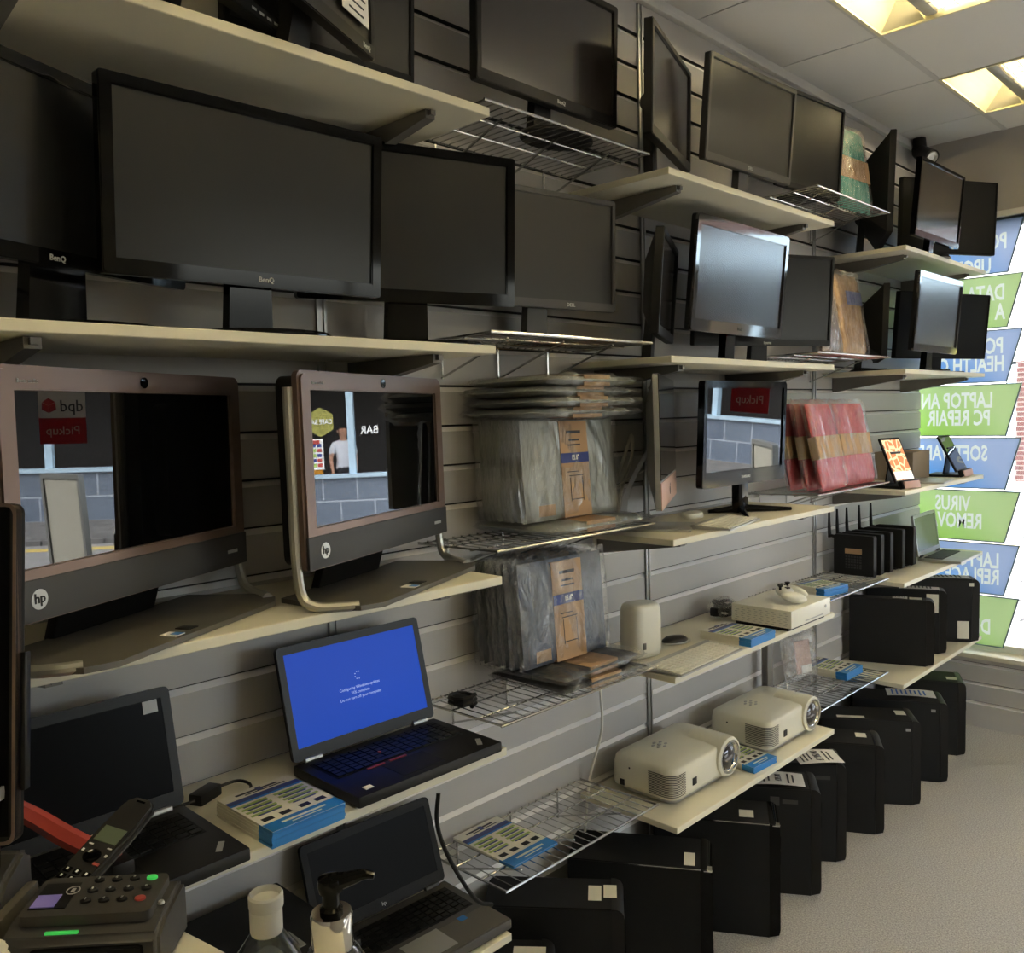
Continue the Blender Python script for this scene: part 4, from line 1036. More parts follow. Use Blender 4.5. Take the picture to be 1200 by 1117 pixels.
# ------------------------------------------------------------------ computer towers
def tower(label, cx, cy, z, az, H=.357, Wd=.163, D=.39, gloss=False, slim=False, stickers=((.09, .05, .035, .03),), group='computer towers on the floor', side=()):
    """cx, cy: front corner nearest the camera; az: direction the front points"""
    t = thing('computer_tower', label, 'computer', (cx, cy, z), az, group)
    fm = 'blkgloss' if gloss else 'blk'
    b = MB(); b.prism([(-D, .0), (-.03, .0), (-.03, H), (-D, H)], 0, Wd, 'y'); b.bm.faces.ensure_lookup_table()
    bmesh.ops.bevel(b.bm, geom=list(b.bm.edges), offset=.003, segments=2, affect='EDGES')
    cs = b.build('case', 'blkmatte', t)
    b = MB(); r = .024
    pr = [(-.032, .004), (-.004, .012), (.0, .03), (.0, H - r)] + [(-r + r * math.cos(R(a)), H - r + r * math.sin(R(a)) + .001) for a in (20, 40, 60, 80)] + [(-.032, H + .001)]
    b.prism(pr, -.001, Wd + .001, 'y'); fr = b.build('front_panel', fm, t)
    b = MB()
    if not slim:
        b.box((.0015, Wd / 2, H - .065), (.003, Wd - .03, .04), .001); b.box((.0015, Wd / 2, H - .115), (.003, Wd - .03, .04), .001); b.build('drive_bay', 'blkgloss', fr)
        b = MB(); b.lathe([(.008, 0), (.008, .002)], (.001, Wd - .03, H - .17), 16, 'x'); b.build('power_button', 'silver', fr)
        b = MB(); b.box((.001, Wd / 2, .10), (.002, .05, .07)); b.build('front_grille', 'grymatte', fr, smooth=False)
    else:
        b.box((.0015, Wd / 2, H * .5), (.003, Wd * .5, H * .6), .001); b.build('drive_bay', 'blkgloss', fr)
    for k in range(2):
        b = MB(); b.box((-.06 - (D - .12) * k, Wd / 2, -.004 + .004), (.03, Wd * .8, .004)); b.build('foot', 'blk', t, smooth=False)
    for k, (d, y, sx, sy) in enumerate(stickers):
        b = MB(); b.box((-d, y, H + .001), (sx, sy, .0012)); s = b.build('paper_label', 'label', t, smooth=False)
    for (d, zz, sx, sz, mm) in side:
        b = MB(); b.box((-d, -.0008, zz), (sx, .0012, sz)); b.build('side_sticker', mm, t, smooth=False)
    if gloss:
        b = MB(); b.box((-.012, .012, H - .004), (.022, .028, .004), .001); b.build('corner_plate', 'chrome', fr)
        b = MB(); b.box((-.12, .002, H - .003), (.24, .004, .0035)); b.build('trim_strip', 'chrome', t, smooth=False)
    return t
vent = (.10, .325, .05, .014, 'grymatte')
tower('computer at the bottom edge with one barcode label, nearest the camera', .312, 1.475, 0, 40, H=.34, Wd=.10, D=.33, slim=True, stickers=((.06, .05, .08, .035),))
tower('computer tower with two barcode labels side by side on top', .362, 1.69, 0, 38.3, H=.40, Wd=.15, D=.36, stickers=((.075, .075, .034, .07), (.035, .085, .034, .06)))
tower('glossy-topped tower with a single cream label, under the near projector', .424, 2.004, 0, 31.7, H=.40, Wd=.178, D=.40, gloss=True, stickers=((.062, .05, .03, .07),))
tower('glossy-topped tower with a white square label by its chrome corner', .406, 2.427, 0, 30.6, H=.368, gloss=True, D=.39, stickers=((.10, .06, .045, .05),))
tower('tower carrying a printed spec sheet and a cream label on top', .395, 2.737, 0, 32.2, H=.371, Wd=.15, stickers=((.075, .08, .04, .045),), side=(vent, (.15, .325, .03, .03, 'grymatte')))
tower('tower with a flared foot carrying a large price sheet', .363, 3.01, 0, 34.4, H=.365, Wd=.156, stickers=((.05, .12, .05, .035),), side=((.08, .315, .05, .014, 'grymatte'), (.13, .32, .03, .02, 'grymatte')))
tower('tower with a rounded grey top edge and a white label, seventh from the camera', .386, 3.303, 0, 28.6, H=.355, stickers=((.075, .10, .04, .045),))
tower('wide dark tower with a small grey catch and a pale strip on its top', .399, 3.653, 0, 33, H=.357, stickers=((.06, .1, .04, .05), (.27, .03, .11, .025)), side=((.05, .32, .018, .012, 'silver'),))
tower('tower with a printed sheet lying on top, last but one by the window', .408, 3.956, 0, 27.7, H=.356, stickers=(), side=((.06, .32, .018, .012, 'silver'),))
tower('last tower on the floor, by the window wall, with a small printed label', .37, 4.317, 0, 24, H=.353, Wd=.175, stickers=((.055, .06, .045, .04),))
# slim computers on the low shelf by the window
GS = 'slim computers on the shelf'
tower('nearest slim computer on the low shelf, its big black side in view', .360, 3.918, T5, 20.2, H=.292, Wd=.068, D=.345, slim=True, group=GS, stickers=((.075, .035, .05, .04),))
tower('middle slim computer on the low shelf, with a beige label on its side', .334, 4.157, T5, 22.2, H=.295, Wd=.075, D=.34, slim=True, group=GS, stickers=(), side=((.06, .235, .05, .085, 'label'),))
tower('last slim computer on the low shelf, with a beige label low on its side', .380, 4.468, T5, 30, H=.305, Wd=.10, D=.36, slim=True, group=GS, stickers=(), side=((.07, .06, .05, .085, 'label'), (.035, .28, .02, .016, 'label')))
# low black computer at the bottom left, behind the bottles
t = thing('desktop_computer', 'low black desktop computer with a grey label, behind the bottles', 'computer', (.19, .76, T5), 0)
b = MB(); b.box((0, 0, .085), (.30, .30, .16), .004); b.build('case', 'blkmatte', t)
b = MB(); b.box((.151, 0, .085), (.004, .29, .15), .003); b.build('front_panel', 'blk', t)
b = MB(); b.box((.06, .02, .1655), (.06, .10, .001)); b.build('paper_label', 'silver', t, smooth=False)

def sheet(label, x, y, z, yaw, L, W, lines='ink', price=None, tilt=0):
    t = thing('price_sheet', label, 'sheet', (x, y, z), yaw, 'printed price sheets')
    t.rotation_euler = (0, R(tilt), R(yaw))
    b = MB(); n = 6
    for k in range(n):
        f = lambda s: .004 * math.sin(s * 3.1) * (1 if W > .1 else .4)
        a0, a1 = k / n, (k + 1) / n
        b.face([(-L / 2 + L * a0, -W / 2, f(a0) + .0006), (-L / 2 + L * a1, -W / 2, f(a1) + .0006), (-L / 2 + L * a1, W / 2, f(a1) + .0006), (-L / 2 + L * a0, W / 2, f(a0) + .0006)])
    b.build('paper', 'paper', t)
    b = MB()
    for k in range(8):
        s = .12 + .76 * k / 8
        if price and 3 <= k <= 5: continue
        b.box((-L / 2 + L * s, 0, .0012 + .004 * math.sin(s * 3.1)), (L * .035, W * (.7 - .1 * (k % 3)), .0006))
    b.build('printed_lines', lines, t, smooth=False)
    if price: text('price_print', price, 'ink', t, (0, 0, .0062), .04 if W > .12 else .03, (0, 1, 0), (-1, 0, 0), xs=.7)
    return t
sheet('printed spec sheet with a framed price, on the fifth tower under the shelf edge', .245, 2.725, .373, 32, .17, .11, price='£35.00')
sheet('large white price sheet sticking out over the flared tower', .255, 3.005, .3685, 44, .16, .125, price='£195.00', tilt=-1)
sheet('printed blue-lined sheet on the last but one tower by the window', .235, 3.99, .3585, 27, .20, .105, lines='bluebright')
sheet('printed sheet on top of the last slim computer', .24, 4.44, T5 + .3075, 30, .20, .085)
sheet('printed sheet on the middle slim computer', .215, 4.145, T5 + .2975, 22, .17, .066)
sheet('small printed ticket on the nearest slim computer', .22, 3.90, T5 + .294, 20, .06, .05)

# ------------------------------------------------------------------ window signs (read from the street)
SY = YD + .045
def sign(label, k, green, l1, x1, l2, x2, h1=.083, h2=.172):
    zt = 2.289 - .2685 * (k - 1); zb = zt - .2615
    t = thing('window_sign', label, 'sign', (0, SY, zb), 0, 'slanted signs in the shop window')
    h = zt - zb
    xr, xl = .462, .393
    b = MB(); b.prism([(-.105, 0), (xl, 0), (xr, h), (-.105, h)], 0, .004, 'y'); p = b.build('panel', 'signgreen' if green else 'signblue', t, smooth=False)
    for l, x, hh in ((l1, x1, h1), (l2, x2, h2)):
        if not l: continue
        c = text('cutter', l, 'signwhite', t, (x, .002, h - hh), .108, (-1, 0, 0), (0, 0, 1), 'LEFT', xs=.60, bold=.0028, ext=.006)
        md = p.modifiers.new('b', 'BOOLEAN'); md.object = c; md.operation = 'DIFFERENCE'; md.solver = 'EXACT'; md.use_self = True
        p.data = bpy.data.meshes.new_from_object(p.evaluated_get(bpy.context.evaluated_depsgraph_get())); p.modifiers.clear(); bpy.data.objects.remove(c)
    bm = bmesh.new(); bm.from_mesh(p.data); bmesh.ops.delete(bm, geom=[f for f in bm.faces if f.normal.y > -.9], context='FACES')
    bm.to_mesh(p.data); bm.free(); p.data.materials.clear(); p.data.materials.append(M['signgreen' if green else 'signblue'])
    b = MB(); o = [(-.105, 0), (xl, 0), (xr, h), (-.105, h)]; i = [(-.099, .005), (xl - .004, .005), (xr - .007, h - .005), (-.099, h - .005)]
    b.ring(o, i, -.003, .006, 'y'); b.build('edge_frame', 'signedge', t, smooth=False)
    for l, x, hh in ((l1, x1, h1), (l2, x2, h2)):
        if not l: continue
        o_ = text('sign_letters', l, 'signwhite', p, (x, .0, h - hh), .108, (-1, 0, 0), (0, 0, 1), 'LEFT', xs=.60, bold=.0028, ext=.0002)
        bm = bmesh.new(); bm.from_mesh(o_.data); bmesh.ops.delete(bm, geom=[f for f in bm.faces if f.normal.y > -.9], context='FACES'); bm.to_mesh(o_.data); bm.free()
    return t
sign('topmost blue slanted window sign, reading UPGR, below the window header', 0, False, 'PC', .386, 'UPGRADE', .317, .11, .225)
sign('green slanted window sign reading DATA, second from the top', 1, True, 'DATA', .38, 'A', .38, .09, .185)
sign('blue slanted window sign reading PC HEALTH', 2, False, 'PC', .376, 'HEALTH CH', .382)
sign('green slanted window sign reading LAPTOP AND PC REPAIR', 3, True, 'LAPTOP AND', .332, 'PC REPAIR', .321)
sign('blue slanted window sign behind the tablet stands, starting with SO', 4, False, 'SOFTWARE', .31, '', 0)
sign('green slanted window sign reading VIRUS REMOVAL', 5, True, 'VIRUS', .231, 'REMOVAL', .289, .075, .164)
sign('blue slanted window sign behind the silver laptop, starting LAPT and REPL', 6, False, 'LAPTOP', .370, 'REPLACE', .372, .090, .175)
sign('lowest green slanted window sign, resting on the sill', 7, True, '', 0, 'DE', .335, .08, .165)

# hanging sticker in the window, out of frame but mirrored in the screens
t = thing('window_sticker', 'white and red parcel-shop sticker high on the window, mirrored in the television', 'sticker', (1.60, YD + .10, 1.52), 0)
b = MB(); b.box((0, 0, .29), (.27, .002, .26)); p = b.build('white_panel', 'dpdwhite', t, smooth=False)
b = MB(); b.box((0, 0, .08), (.27, .002, .16)); q = b.build('red_panel', 'dpdred', t, smooth=False)
text('lettering', 'dpd', 'ink', p, (-.055, -.002, .23), .10, (1, 0, 0), (0, 0, 1), xs=.9, bold=.001)
text('lettering', 'Pickup', 'dpdwhite', q, (0, -.002, .08), .075, (1, 0, 0), (0, 0, 1))
b = MB()
for k in range(3):
    a = R(90 + 120 * k); c = Vector((.075, -.002, .235)); e = lambda g, r: c + Vector((r * math.cos(g), 0, r * math.sin(g)))
    b.face([c + Vector((0, 0, .0)), e(a - R(58), .044), e(a, .048), e(a + R(58), .044)])
b.build('red_cube_mark', 'dpdred', p, smooth=False)
# poster board that shows in the left computer's screen
t = thing('poster_board', 'tall silver-framed poster board on the pavement, mirrored in the left computer', 'board', (1.72, 5.45, -.05), 38)
t.rotation_euler = (R(4), 0, R(38))
b = MB(); b.ring(rrect(-.2, .2, .02, 1.36, .02), rrect(-.175, .175, .05, 1.33, .01), -.02, .02, 'y'); b.box((-.13, .1, .02), (.03, .34, .03)); b.box((.13, .1, .02), (.03, .34, .03)); b.build('frame', 'silver', t)
b = MB(); b.box((0, -.005, .69), (.355, .01, 1.29)); b.build('pale_panel', 'label', t, smooth=False)

# ------------------------------------------------------------------ street outside
def ext(name, mb, m): return struct(mb.build(name, m, smooth=False))
ext('pavement', MB().box((2, 7.2, -.1), (30, 4.6, .1)), 'paving')
ext('pavement_side', MB().box((10.7, 0, -.1), (12.8, 9.8, .1)), 'paving')
ext('kerb', MB().box((2, 9.45, -.10), (30, .16, .12)), 'label')
ext('road', MB().box((2, 11.0, -.16), (40, 3.0, .1)), 'asphalt')
ext('road_marking', MB().box((2, 12.0, -.108), (40, .08, .006)).box((2, 11.85, -.108), (40, .08, .006)), 'yellow')
ext('pavement_far', MB().box((2, 13.7, -.1), (40, 2.6, .12)), 'paving')
t = thing('brick_building', 'red brick building with a white upper floor across the street', 'building', (0, 15, -.05), 0)
b = MB(); b.box((-.65, .3, 1.4), (3.0, .6, 1.9)); b.build('brick_wall', 'brick', t, smooth=False)
b = MB(); b.box((-.65, .31, .25), (3.0, .64, .5)); b.build('plinth', 'render', t, smooth=False)
b = MB(); b.box((-4.3, .3, 4.2), (10.4, .58, 3.7)); b.build('upper_wall', 'render', t, smooth=False)
b = MB(); b.box((-2.22, .2, 1.15), (.14, .3, 2.3)); b.build('white_pillar', 'bluetrim', t, smooth=False)
b = MB(); b.box((-5.9, .3, 1.15), (7.2, .6, 2.4)); b.build('lower_wall', 'render', t, smooth=False)
t = thing('cafe_building', 'café with a tiled front and dark windows across the street, mirrored in the screens', 'building', (1.0, 15, -.05), 0)
b = MB(); b.box((5, .2, .4), (10, .4, .88)); b.build('tiled_stallriser', 'facetile', t, smooth=False)
b = MB(); b.box((5, .18, .87), (10, .5, .06)); b.build('window_sill', 'bluetrim', t, smooth=False)
for k, xx in enumerate((.05, 1.95, 3.9, 5.8, 7.8, 9.95)):
    b = MB(); b.box((xx, .2, 1.95), (.12, .14, 2.2)); b.build('mullion', 'bluetrim', t, smooth=False)
b = MB(); b.box((5, .2, 3.3), (10, .4, .6)); b.build('fascia', 'bluetrim', t, smooth=False)
b = MB(); b.box((5, 2.6, 1.5), (10, .1, 3.4)); b.box((5, 1.4, 3.05), (10, 2.5, .1)); b.box((5, 1.4, -.0), (10, 2.4, .08)); b.box((0, 1.4, 1.5), (.1, 2.5, 3.2)); b.box((10, 1.4, 1.5), (.1, 2.5, 3.2)); b.build('dark_interior', 'cafedark', t, smooth=False)
b = MB(); b.box((5, .3, 6.2), (10, .5, 5.2)); b.build('brick_upper_wall', 'brick', t, smooth=False)
b = MB(); b.prism([(2.49 + .27 * math.sin(R(60 * k)), 1.86 + .27 * math.cos(R(60 * k))) for k in range(6)], .12, .14, 'y'); hx = b.build('hexagon_sign', 'olive', t, smooth=False)
text('sign_letters', 'CAFE BAR', 'letter', hx, (2.49, .11, 1.86), .125, (1, 0, 0), (0, 0, 1), xs=.8, bold=.002)
text('sign_letters', 'BAR', 'letter', t, (1.60, .11, 1.68), .20, (1, 0, 0), (0, 0, 1), xs=.9, bold=.003)
b = MB(); b.box((2.63, .12, 1.28), (.34, .02, .56)); ps = b.build('window_poster', 'paper', t, smooth=False)
b = MB(); random.seed(3)
for i in range(5):
    for j in range(3): b.mi = random.choice((0, 1, 2)); b.box((2.53 + .1 * j, .105, 1.08 + .09 * i), (.08, .004, .06))
b.mi = 0; b.box((2.63, .105, 1.5), (.22, .004, .07)); b.build('poster_print', ['redp', 'navy', 'lime'], ps, smooth=False)
t = thing('orange_chair', 'small orange chair behind the café window sill', 'chair', (3.72, 15.75, .0), 15)
b = MB(); b.box((0, 0, .52), (.4, .4, .04), .01); b.build('seat', 'orange', t)
b = MB(); b.box((0, -.19, .85), (.4, .03, .3), .01); b.build('backrest', 'orange', t)
for sx in (-.17, .17):
    for sy in (-.17, .17): b = MB(); b.box((sx, sy, .25), (.04, .04, .5)); b.build('leg', 'orange', t, smooth=False)

# passer-by inside the café
def person():
    t = thing('person', 'person in a white t-shirt and dark trousers standing behind the café window', 'person', (3.22, 15.75, .0), -25)
    J = {'pelvis': (0, 0, .92, .125), 'waist': (0, 0, 1.06, .115), 'chest': (0, -.01, 1.28, .135), 'neck': (0, 0, 1.46, .055), 'jaw': (0, -.015, 1.54, .075), 'head': (0, -.01, 1.63, .098), 'crown': (0, 0, 1.70, .075),
         'shl': (-.17, 0, 1.40, .062), 'ell': (-.23, .03, 1.13, .044), 'wrl': (-.20, -.10, .92, .032), 'hal': (-.19, -.14, .85, .036),
         'shr': (.17, 0, 1.40, .062), 'elr': (.25, .02, 1.13, .044), 'wrr': (.24, -.06, .90, .032), 'har': (.24, -.08, .82, .036),
         'hil': (-.09, 0, .86, .095), 'knl': (-.10, -.01, .48, .062), 'anl': (-.10, .01, .09, .042), 'tol': (-.11, -.13, .04, .036),
         'hir': (.09, 0, .86, .095), 'knr': (.10, -.01, .48, .062), 'anr': (.10, .01, .09, .042), 'tor': (.11, -.13, .04, .036)}
    E = [('pelvis', 'waist'), ('waist', 'chest'), ('chest', 'neck'), ('neck', 'jaw'), ('jaw', 'head'), ('head', 'crown'), ('chest', 'shl'), ('shl', 'ell'), ('ell', 'wrl'), ('wrl', 'hal'), ('chest', 'shr'), ('shr', 'elr'), ('elr', 'wrr'), ('wrr', 'har'),
         ('pelvis', 'hil'), ('hil', 'knl'), ('knl', 'anl'), ('anl', 'tol'), ('pelvis', 'hir'), ('hir', 'knr'), ('knr', 'anr'), ('anr', 'tor')]
    names = list(J); me = bpy.data.meshes.new('body'); me.from_pydata([J[n][:3] for n in names], [(names.index(a), names.index(c)) for a, c in E], [])
    o = bpy.data.objects.new('body', me); COL.objects.link(o)
    sk = o.modifiers.new('s', 'SKIN'); su = o.modifiers.new('u', 'SUBSURF'); su.levels = su.render_levels = 2
    for i, n in enumerate(names): me.skin_vertices[0].data[i].radius = (J[n][3],) * 2; me.skin_vertices[0].data[i].use_root = (n == 'pelvis')
    m2 = bpy.data.meshes.new_from_object(o.evaluated_get(bpy.context.evaluated_depsgraph_get())); m2.name = 'body'
    bpy.data.objects.remove(o); m2.materials.clear(); m2.materials.append(M['skin'])
    bo = bpy.data.objects.new('body', m2); COL.objects.link(bo); bo.parent = t; m2.shade_smooth()
    def garment(name, m, test, off):
        bm = bmesh.new(); bm.from_mesh(m2)
        bmesh.ops.delete(bm, geom=[f for f in bm.faces if not test(f.calc_center_median())], context='FACES')
        bm.normal_update()
        for v in bm.verts: v.co += v.normal * off
        me3 = bpy.data.meshes.new(name); bm.to_mesh(me3); bm.free(); me3.materials.clear(); me3.materials.append(M[m]); me3.shade_smooth()
        g = bpy.data.objects.new(name, me3); COL.objects.link(g); g.parent = t
    garment('white_tshirt', 'shirt', lambda c: 0.95 < c.z < 1.46 and (abs(c.x) < .19 or c.z > 1.22), .014)
    garment('dark_trousers', 'trouser', lambda c: .10 < c.z < .97 and abs(c.x) < .19, .012)
    garment('dark_hair', 'hair', lambda c: c.z > 1.56 and (c.y > -.03 or c.z > 1.68) and abs(c.x) < .14, .012)
    for s in (-1, 1):                                 # five fingers on each hand
        hx, hy, hz = (-.19, -.14, .85) if s < 0 else (.24, -.08, .82)
        b = MB()
        for k in range(4): b.tube([(hx, hy - .02 + .016 * k, hz - .02), (hx + .003 * s, hy - .03 + .017 * k, hz - .065), (hx, hy - .04 + .017 * k, hz - .095 + .008 * abs(k - 1.5))], [.009, .008, .006], 6)
        b.tube([(hx, hy - .03, hz), (hx - .02 * s, hy - .055, hz - .03), (hx - .02 * s, hy - .06, hz - .055)], [.011, .009, .007], 6)
        b.build('fingers', 'skin', t)
    b = MB(); b.tube([(0, -.105, 1.645), (0, -.125, 1.61), (0, -.105, 1.60)], [.008, .014, .009], 8); b.box((0, -.092, 1.565), (.045, .012, .01), .003)
    for s in (-1, 1): b.box((s * .035, -.098, 1.645), (.022, .01, .01), .003); b.box((s * .1, .0, 1.625), (.014, .03, .055), .005)
    b.build('face', 'skin', t)
person()

# ------------------------------------------------------------------ security camera, hanging cables
t = thing('security_camera', 'small black security camera in the ceiling corner by the window', 'camera', (.05, 4.60, CZ - .02), 0)
b = MB(); b.lathe([(.035, -.04), (.03, .018)], (-.005, 0, 0), 16); b.build('mount', 'blk', t)
b = MB(); b.M = Matrix.Translation((.0, 0, -.05)) @ Matrix.Rotation(R(-38), 4, 'Z') @ Matrix.Rotation(R(28), 4, 'Y'); b.lathe([(.032, -.02), (.036, 0), (.036, .11), (.030, .113), (.028, .10)], (0, 0, 0), 20, 'x'); bd = b.build('body', 'blk', t)
b = MB(); b.M = Matrix.Translation((.0, 0, -.05)) @ Matrix.Rotation(R(-38), 4, 'Z') @ Matrix.Rotation(R(28), 4, 'Y'); b.lathe([(.030, .105), (.026, .114), (.014, .116), (.012, .110), (0, .11)], (0, 0, 0), 20, 'x'); b.build('lens_ring', 'silver', t)
tag(MB().tube(polyline([(.02, 2.02, 1.33), (.016, 2.022, 1.1), (.02, 2.03, .9), (.03, 2.025, .80), (.05, 2.0, .70), (.03, 1.965, .56), (.02, 1.95, .40)], 8), .004, 8).build('white_lead', 'white'), 'thin white lead hanging down the wall left of the projectors', 'cable')
tag(MB().tube(polyline([(.362, 1.092, .905), (.363, 1.085, .85), (.366, 1.10, .79), (.368, 1.14, .71), (.362, 1.19, .64), (.33, 1.26, .59)], 8), .0045, 8).build('black_lead', 'blk'), 'black lead hanging from the shelf beside the silver-grey laptop', 'cable')
tag(MB().tube(polyline([(.02, 2.06, 1.345), (.03, 2.10, 1.42), (.04, 2.15, 1.52), (.05, 2.175, 1.585), (.055, 2.168, 1.52), (.05, 2.12, 1.42), (.06, 2.09, 1.35)], 8), .005, 8).build('white_looped_lead', 'white'), 'white looped lead between the grey sleeves and the aluminium computer', 'cable')
tag(MB().tube(polyline([(.03, 2.04, 1.38), (.05, 2.10, 1.43), (.05, 2.20, 1.462), (.03, 2.26, 1.47)], 8), .004, 8).build('white_side_lead', 'white'), 'short white lead crossing behind the aluminium computer', 'cable')
t = thing('power_adapter', 'black power adapter block between the near laptop and the flyer pile', 'adapter', (.10, .735, T4), 25)
b = MB(); b.box((0, 0, .012), (.03, .06, .022), .004); b.build('block', 'blk', t)
b = MB(); b.tube(polyline([(0, .03, .012), (.02, .07, .012), (.05, .07, .008), (.07, .035, .008), (.06, .0, .008)], 6), .003, 6); b.build('lead', 'blk', t)
b = MB(); b.tube(polyline([(0, -.03, .012), (-.02, -.06, .01), (-.04, -.08, .008)], 6), .003, 6); b.build('lead', 'blk', t)
t = thing('coiled_charger', 'coiled black charger behind the laptop with the blue screen', 'charger', (.13, 1.372, WB[3] + .002), 0)
b = MB(); pts = [(.032 * math.cos(R(k * 40)), .030 * math.sin(R(k * 40)), .008 + .0012 * k) for k in range(20)]
b.tube(pts, .006, 6); b.build('coil', 'blk', t)
b = MB(); b.box((-.01, .0, .014), (.05, .03, .024), .004); b.build('block', 'blk', t)

# ------------------------------------------------------------------ counter in the foreground
ca = 9.5
t = thing('sales_counter', 'cream-topped sales counter in the near left corner', 'counter', (.43, .39, 0), ca)
b = MB(); b.box((.50, -.46, 1.035), (1.0, .92, .03), .003); b.build('worktop', 'shelf', t)
b = MB(); b.box((.50, -.46, .51), (.94, .84, 1.02)); b.build('cabinet', 'blkmatte', t, smooth=False)
CT = 1.05
# card terminal
t = thing('card_terminal', 'dark grey card payment terminal with a green button and green light', 'card terminal', (.648, .338, CT), -43)
b = MB()
b.prism([(-.050, 0), (.050, 0), (.046, .050), (.020, .060), (-.044, .066), (-.050, .055)], -.082, .088, 'y'); bmesh.ops.bevel(b.bm, geom=list(b.bm.edges), offset=.006, segments=3, affect='EDGES'); bd = b.build('body', 'grymatte', t)
b = MB(); b.M = Matrix.Translation((.0, .004, .060)) @ Matrix.Rotation(R(5), 4, 'Y'); b.prism(rrect(-.040, .030, -.072, .070, .008), 0, .012, 'z'); kp = b.build('keypad_plate', 'grymatte', t)
TM = Matrix.Translation((.0, .004, .0724)) @ Matrix.Rotation(R(5), 4, 'Y')
b = MB(); b.M = TM; b.box((-.004, -.046, 0), (.046, .040, .0012)); b.build('screen_surround', 'blk', kp, smooth=False)
b = MB(); b.M = TM; b.box((.006, -.052, .0008), (.022, .026, .0012)); b.build('display', 'violet', kp, smooth=False)
b = MB(); b.M = TM; b.ring([(-.012 + .0075 * math.cos(R(15 * k)), -.030 + .0075 * math.sin(R(15 * k))) for k in range(24)], [(-.012 + .0066 * math.cos(R(15 * k)), -.030 + .0066 * math.sin(R(15 * k))) for k in range(24)], .0005, .0014, 'z'); b.box((-.012, -.030, .001), (.007, .004, .0008)); b.build('contactless_mark', 'led', kp)
for i in range(4):
    for j in range(3):
        m = 'greenled' if (i, j) == (3, 0) else ('redp' if (i, j) == (3, 2) else 'blk')
        b = MB(); b.M = TM; b.lathe([(.0055, -.001), (.0052, .002), (.003, .003)], (-.030 + .019 * j, -.008 + .020 * i, 0), 14, 'z', .8, 1.15); k_ = b.build('key', m, kp)
        if m == 'blk':
            text('key_print', '369258147*0#'[(j * 3 + i) if i < 3 else 9 + j], 'led', k_, TM @ Vector((-.030 + .019 * j, -.008 + .020 * i, .0034)), .0055, (0, 1, 0), (-1, 0, 0))
b = MB(); b.box((.0375, -.018, .0535), (.004, .036, .004), .0015); b.build('green_light', 'greenled', t)
b = MB(); b.box((.0495, .012, .027), (.003, .120, .030), .006); b.build('front_recess', 'blkgloss', t)
b = MB(); b.lathe([(.004, 0), (.003, .003)], (.006, .078, .064), 10); b.build('status_dot', 'silver', t)

# cordless phone and its cradle
P0, P1 = Vector((.549, .337, 1.090)), Vector((.478, .458, 1.128))
ax = (P1 - P0).normalized(); L = (P1 - P0).length + .02
nz = Vector((.45, -.30, .85)); nz = (nz - ax * nz.dot(ax)).normalized(); sy = ax.cross(nz)
def phone_M(): return Matrix(((ax.x, sy.x, nz.x), (ax.y, sy.y, nz.y), (ax.z, sy.z, nz.z))).to_4x4()
t = thing('cordless_phone', 'black cordless phone with a small green display, propped behind the card terminal', 'phone', P0, 0)
b = MB(); b.M = phone_M(); n = 6
poly = [(0, -.021), (L * .6, -.0235), (L * .93, -.021), (L, -.012), (L, .012), (L * .93, .021), (L * .6, .0235), (0, .021)]
b.prism(poly, -.011, .006, 'z'); bmesh.ops.bevel(b.bm, geom=list(b.bm.edges), offset=.004, segments=3, affect='EDGES'); hs = b.build('handset', 'blk', t)
b = MB(); b.M = phone_M(); b.prism([(p[0] * .99 + .001, p[1] * 1.03) for p in poly], -.006, -.003, 'z'); b.build('silver_seam', 'grymatte', t)
b = MB(); b.M = phone_M(); b.box((L * .55, 0, .0066), (.026, .031, .001)); b.build('display', 'lcd', hs, smooth=False)
b = MB(); b.M = phone_M(); b.lathe([(.0015, .006), (.009, .008), (.011, .007)], (L * .33, 0, 0), 20); b.build('navigation_key', 'blkgloss', hs)
b = MB(); b.M = phone_M()
for i in range(3):
    for j in range(3): b.box((L * .03 + .011 * i, -.013 + .013 * j, .0068), (.0075, .009, .002), .0008)
b.build('key_block', 'blkgloss', hs)
b = MB(); b.M = phone_M()
for i in range(3):
    for j in range(3): b.box((L * .03 + .011 * i, -.013 + .013 * j, .0082), (.0035, .0022, .0006))
for s in (-1, 1): b.box((L * .43, s * .013, .0066), (.002, .006, .0006)); b.box((L * .36, s * .016, .0066), (.004, .003, .0006))
b.build('key_print', 'letter', hs, smooth=False)
b = MB(); b.M = phone_M(); b.box((L * .27, .013, .0066), (.004, .008, .001)); b.build('red_key', 'redp', hs, smooth=False)
b = MB(); b.M = phone_M(); b.box((L * .94, 0, .0064), (.003, .012, .0006)); b.build('earpiece', 'blkgloss', hs, smooth=False)
t = thing('phone_cradle', 'dark grey phone cradle at the left edge of the counter', 'phone cradle', (.545, .262, CT), -43)
b = MB(); b.prism([(-.06, 0), (.055, 0), (.045, .045), (.0, .085), (-.04, .10), (-.06, .09)], -.06, .02, 'y'); bmesh.ops.bevel(b.bm, geom=list(b.bm.edges), offset=.006, segments=3, affect='EDGES'); b.build('body', 'grymatte', t)
b = MB(); b.box((.0, .027, .03), (.09, .014, .06), .005); b.build('side_wing', 'foot', t)
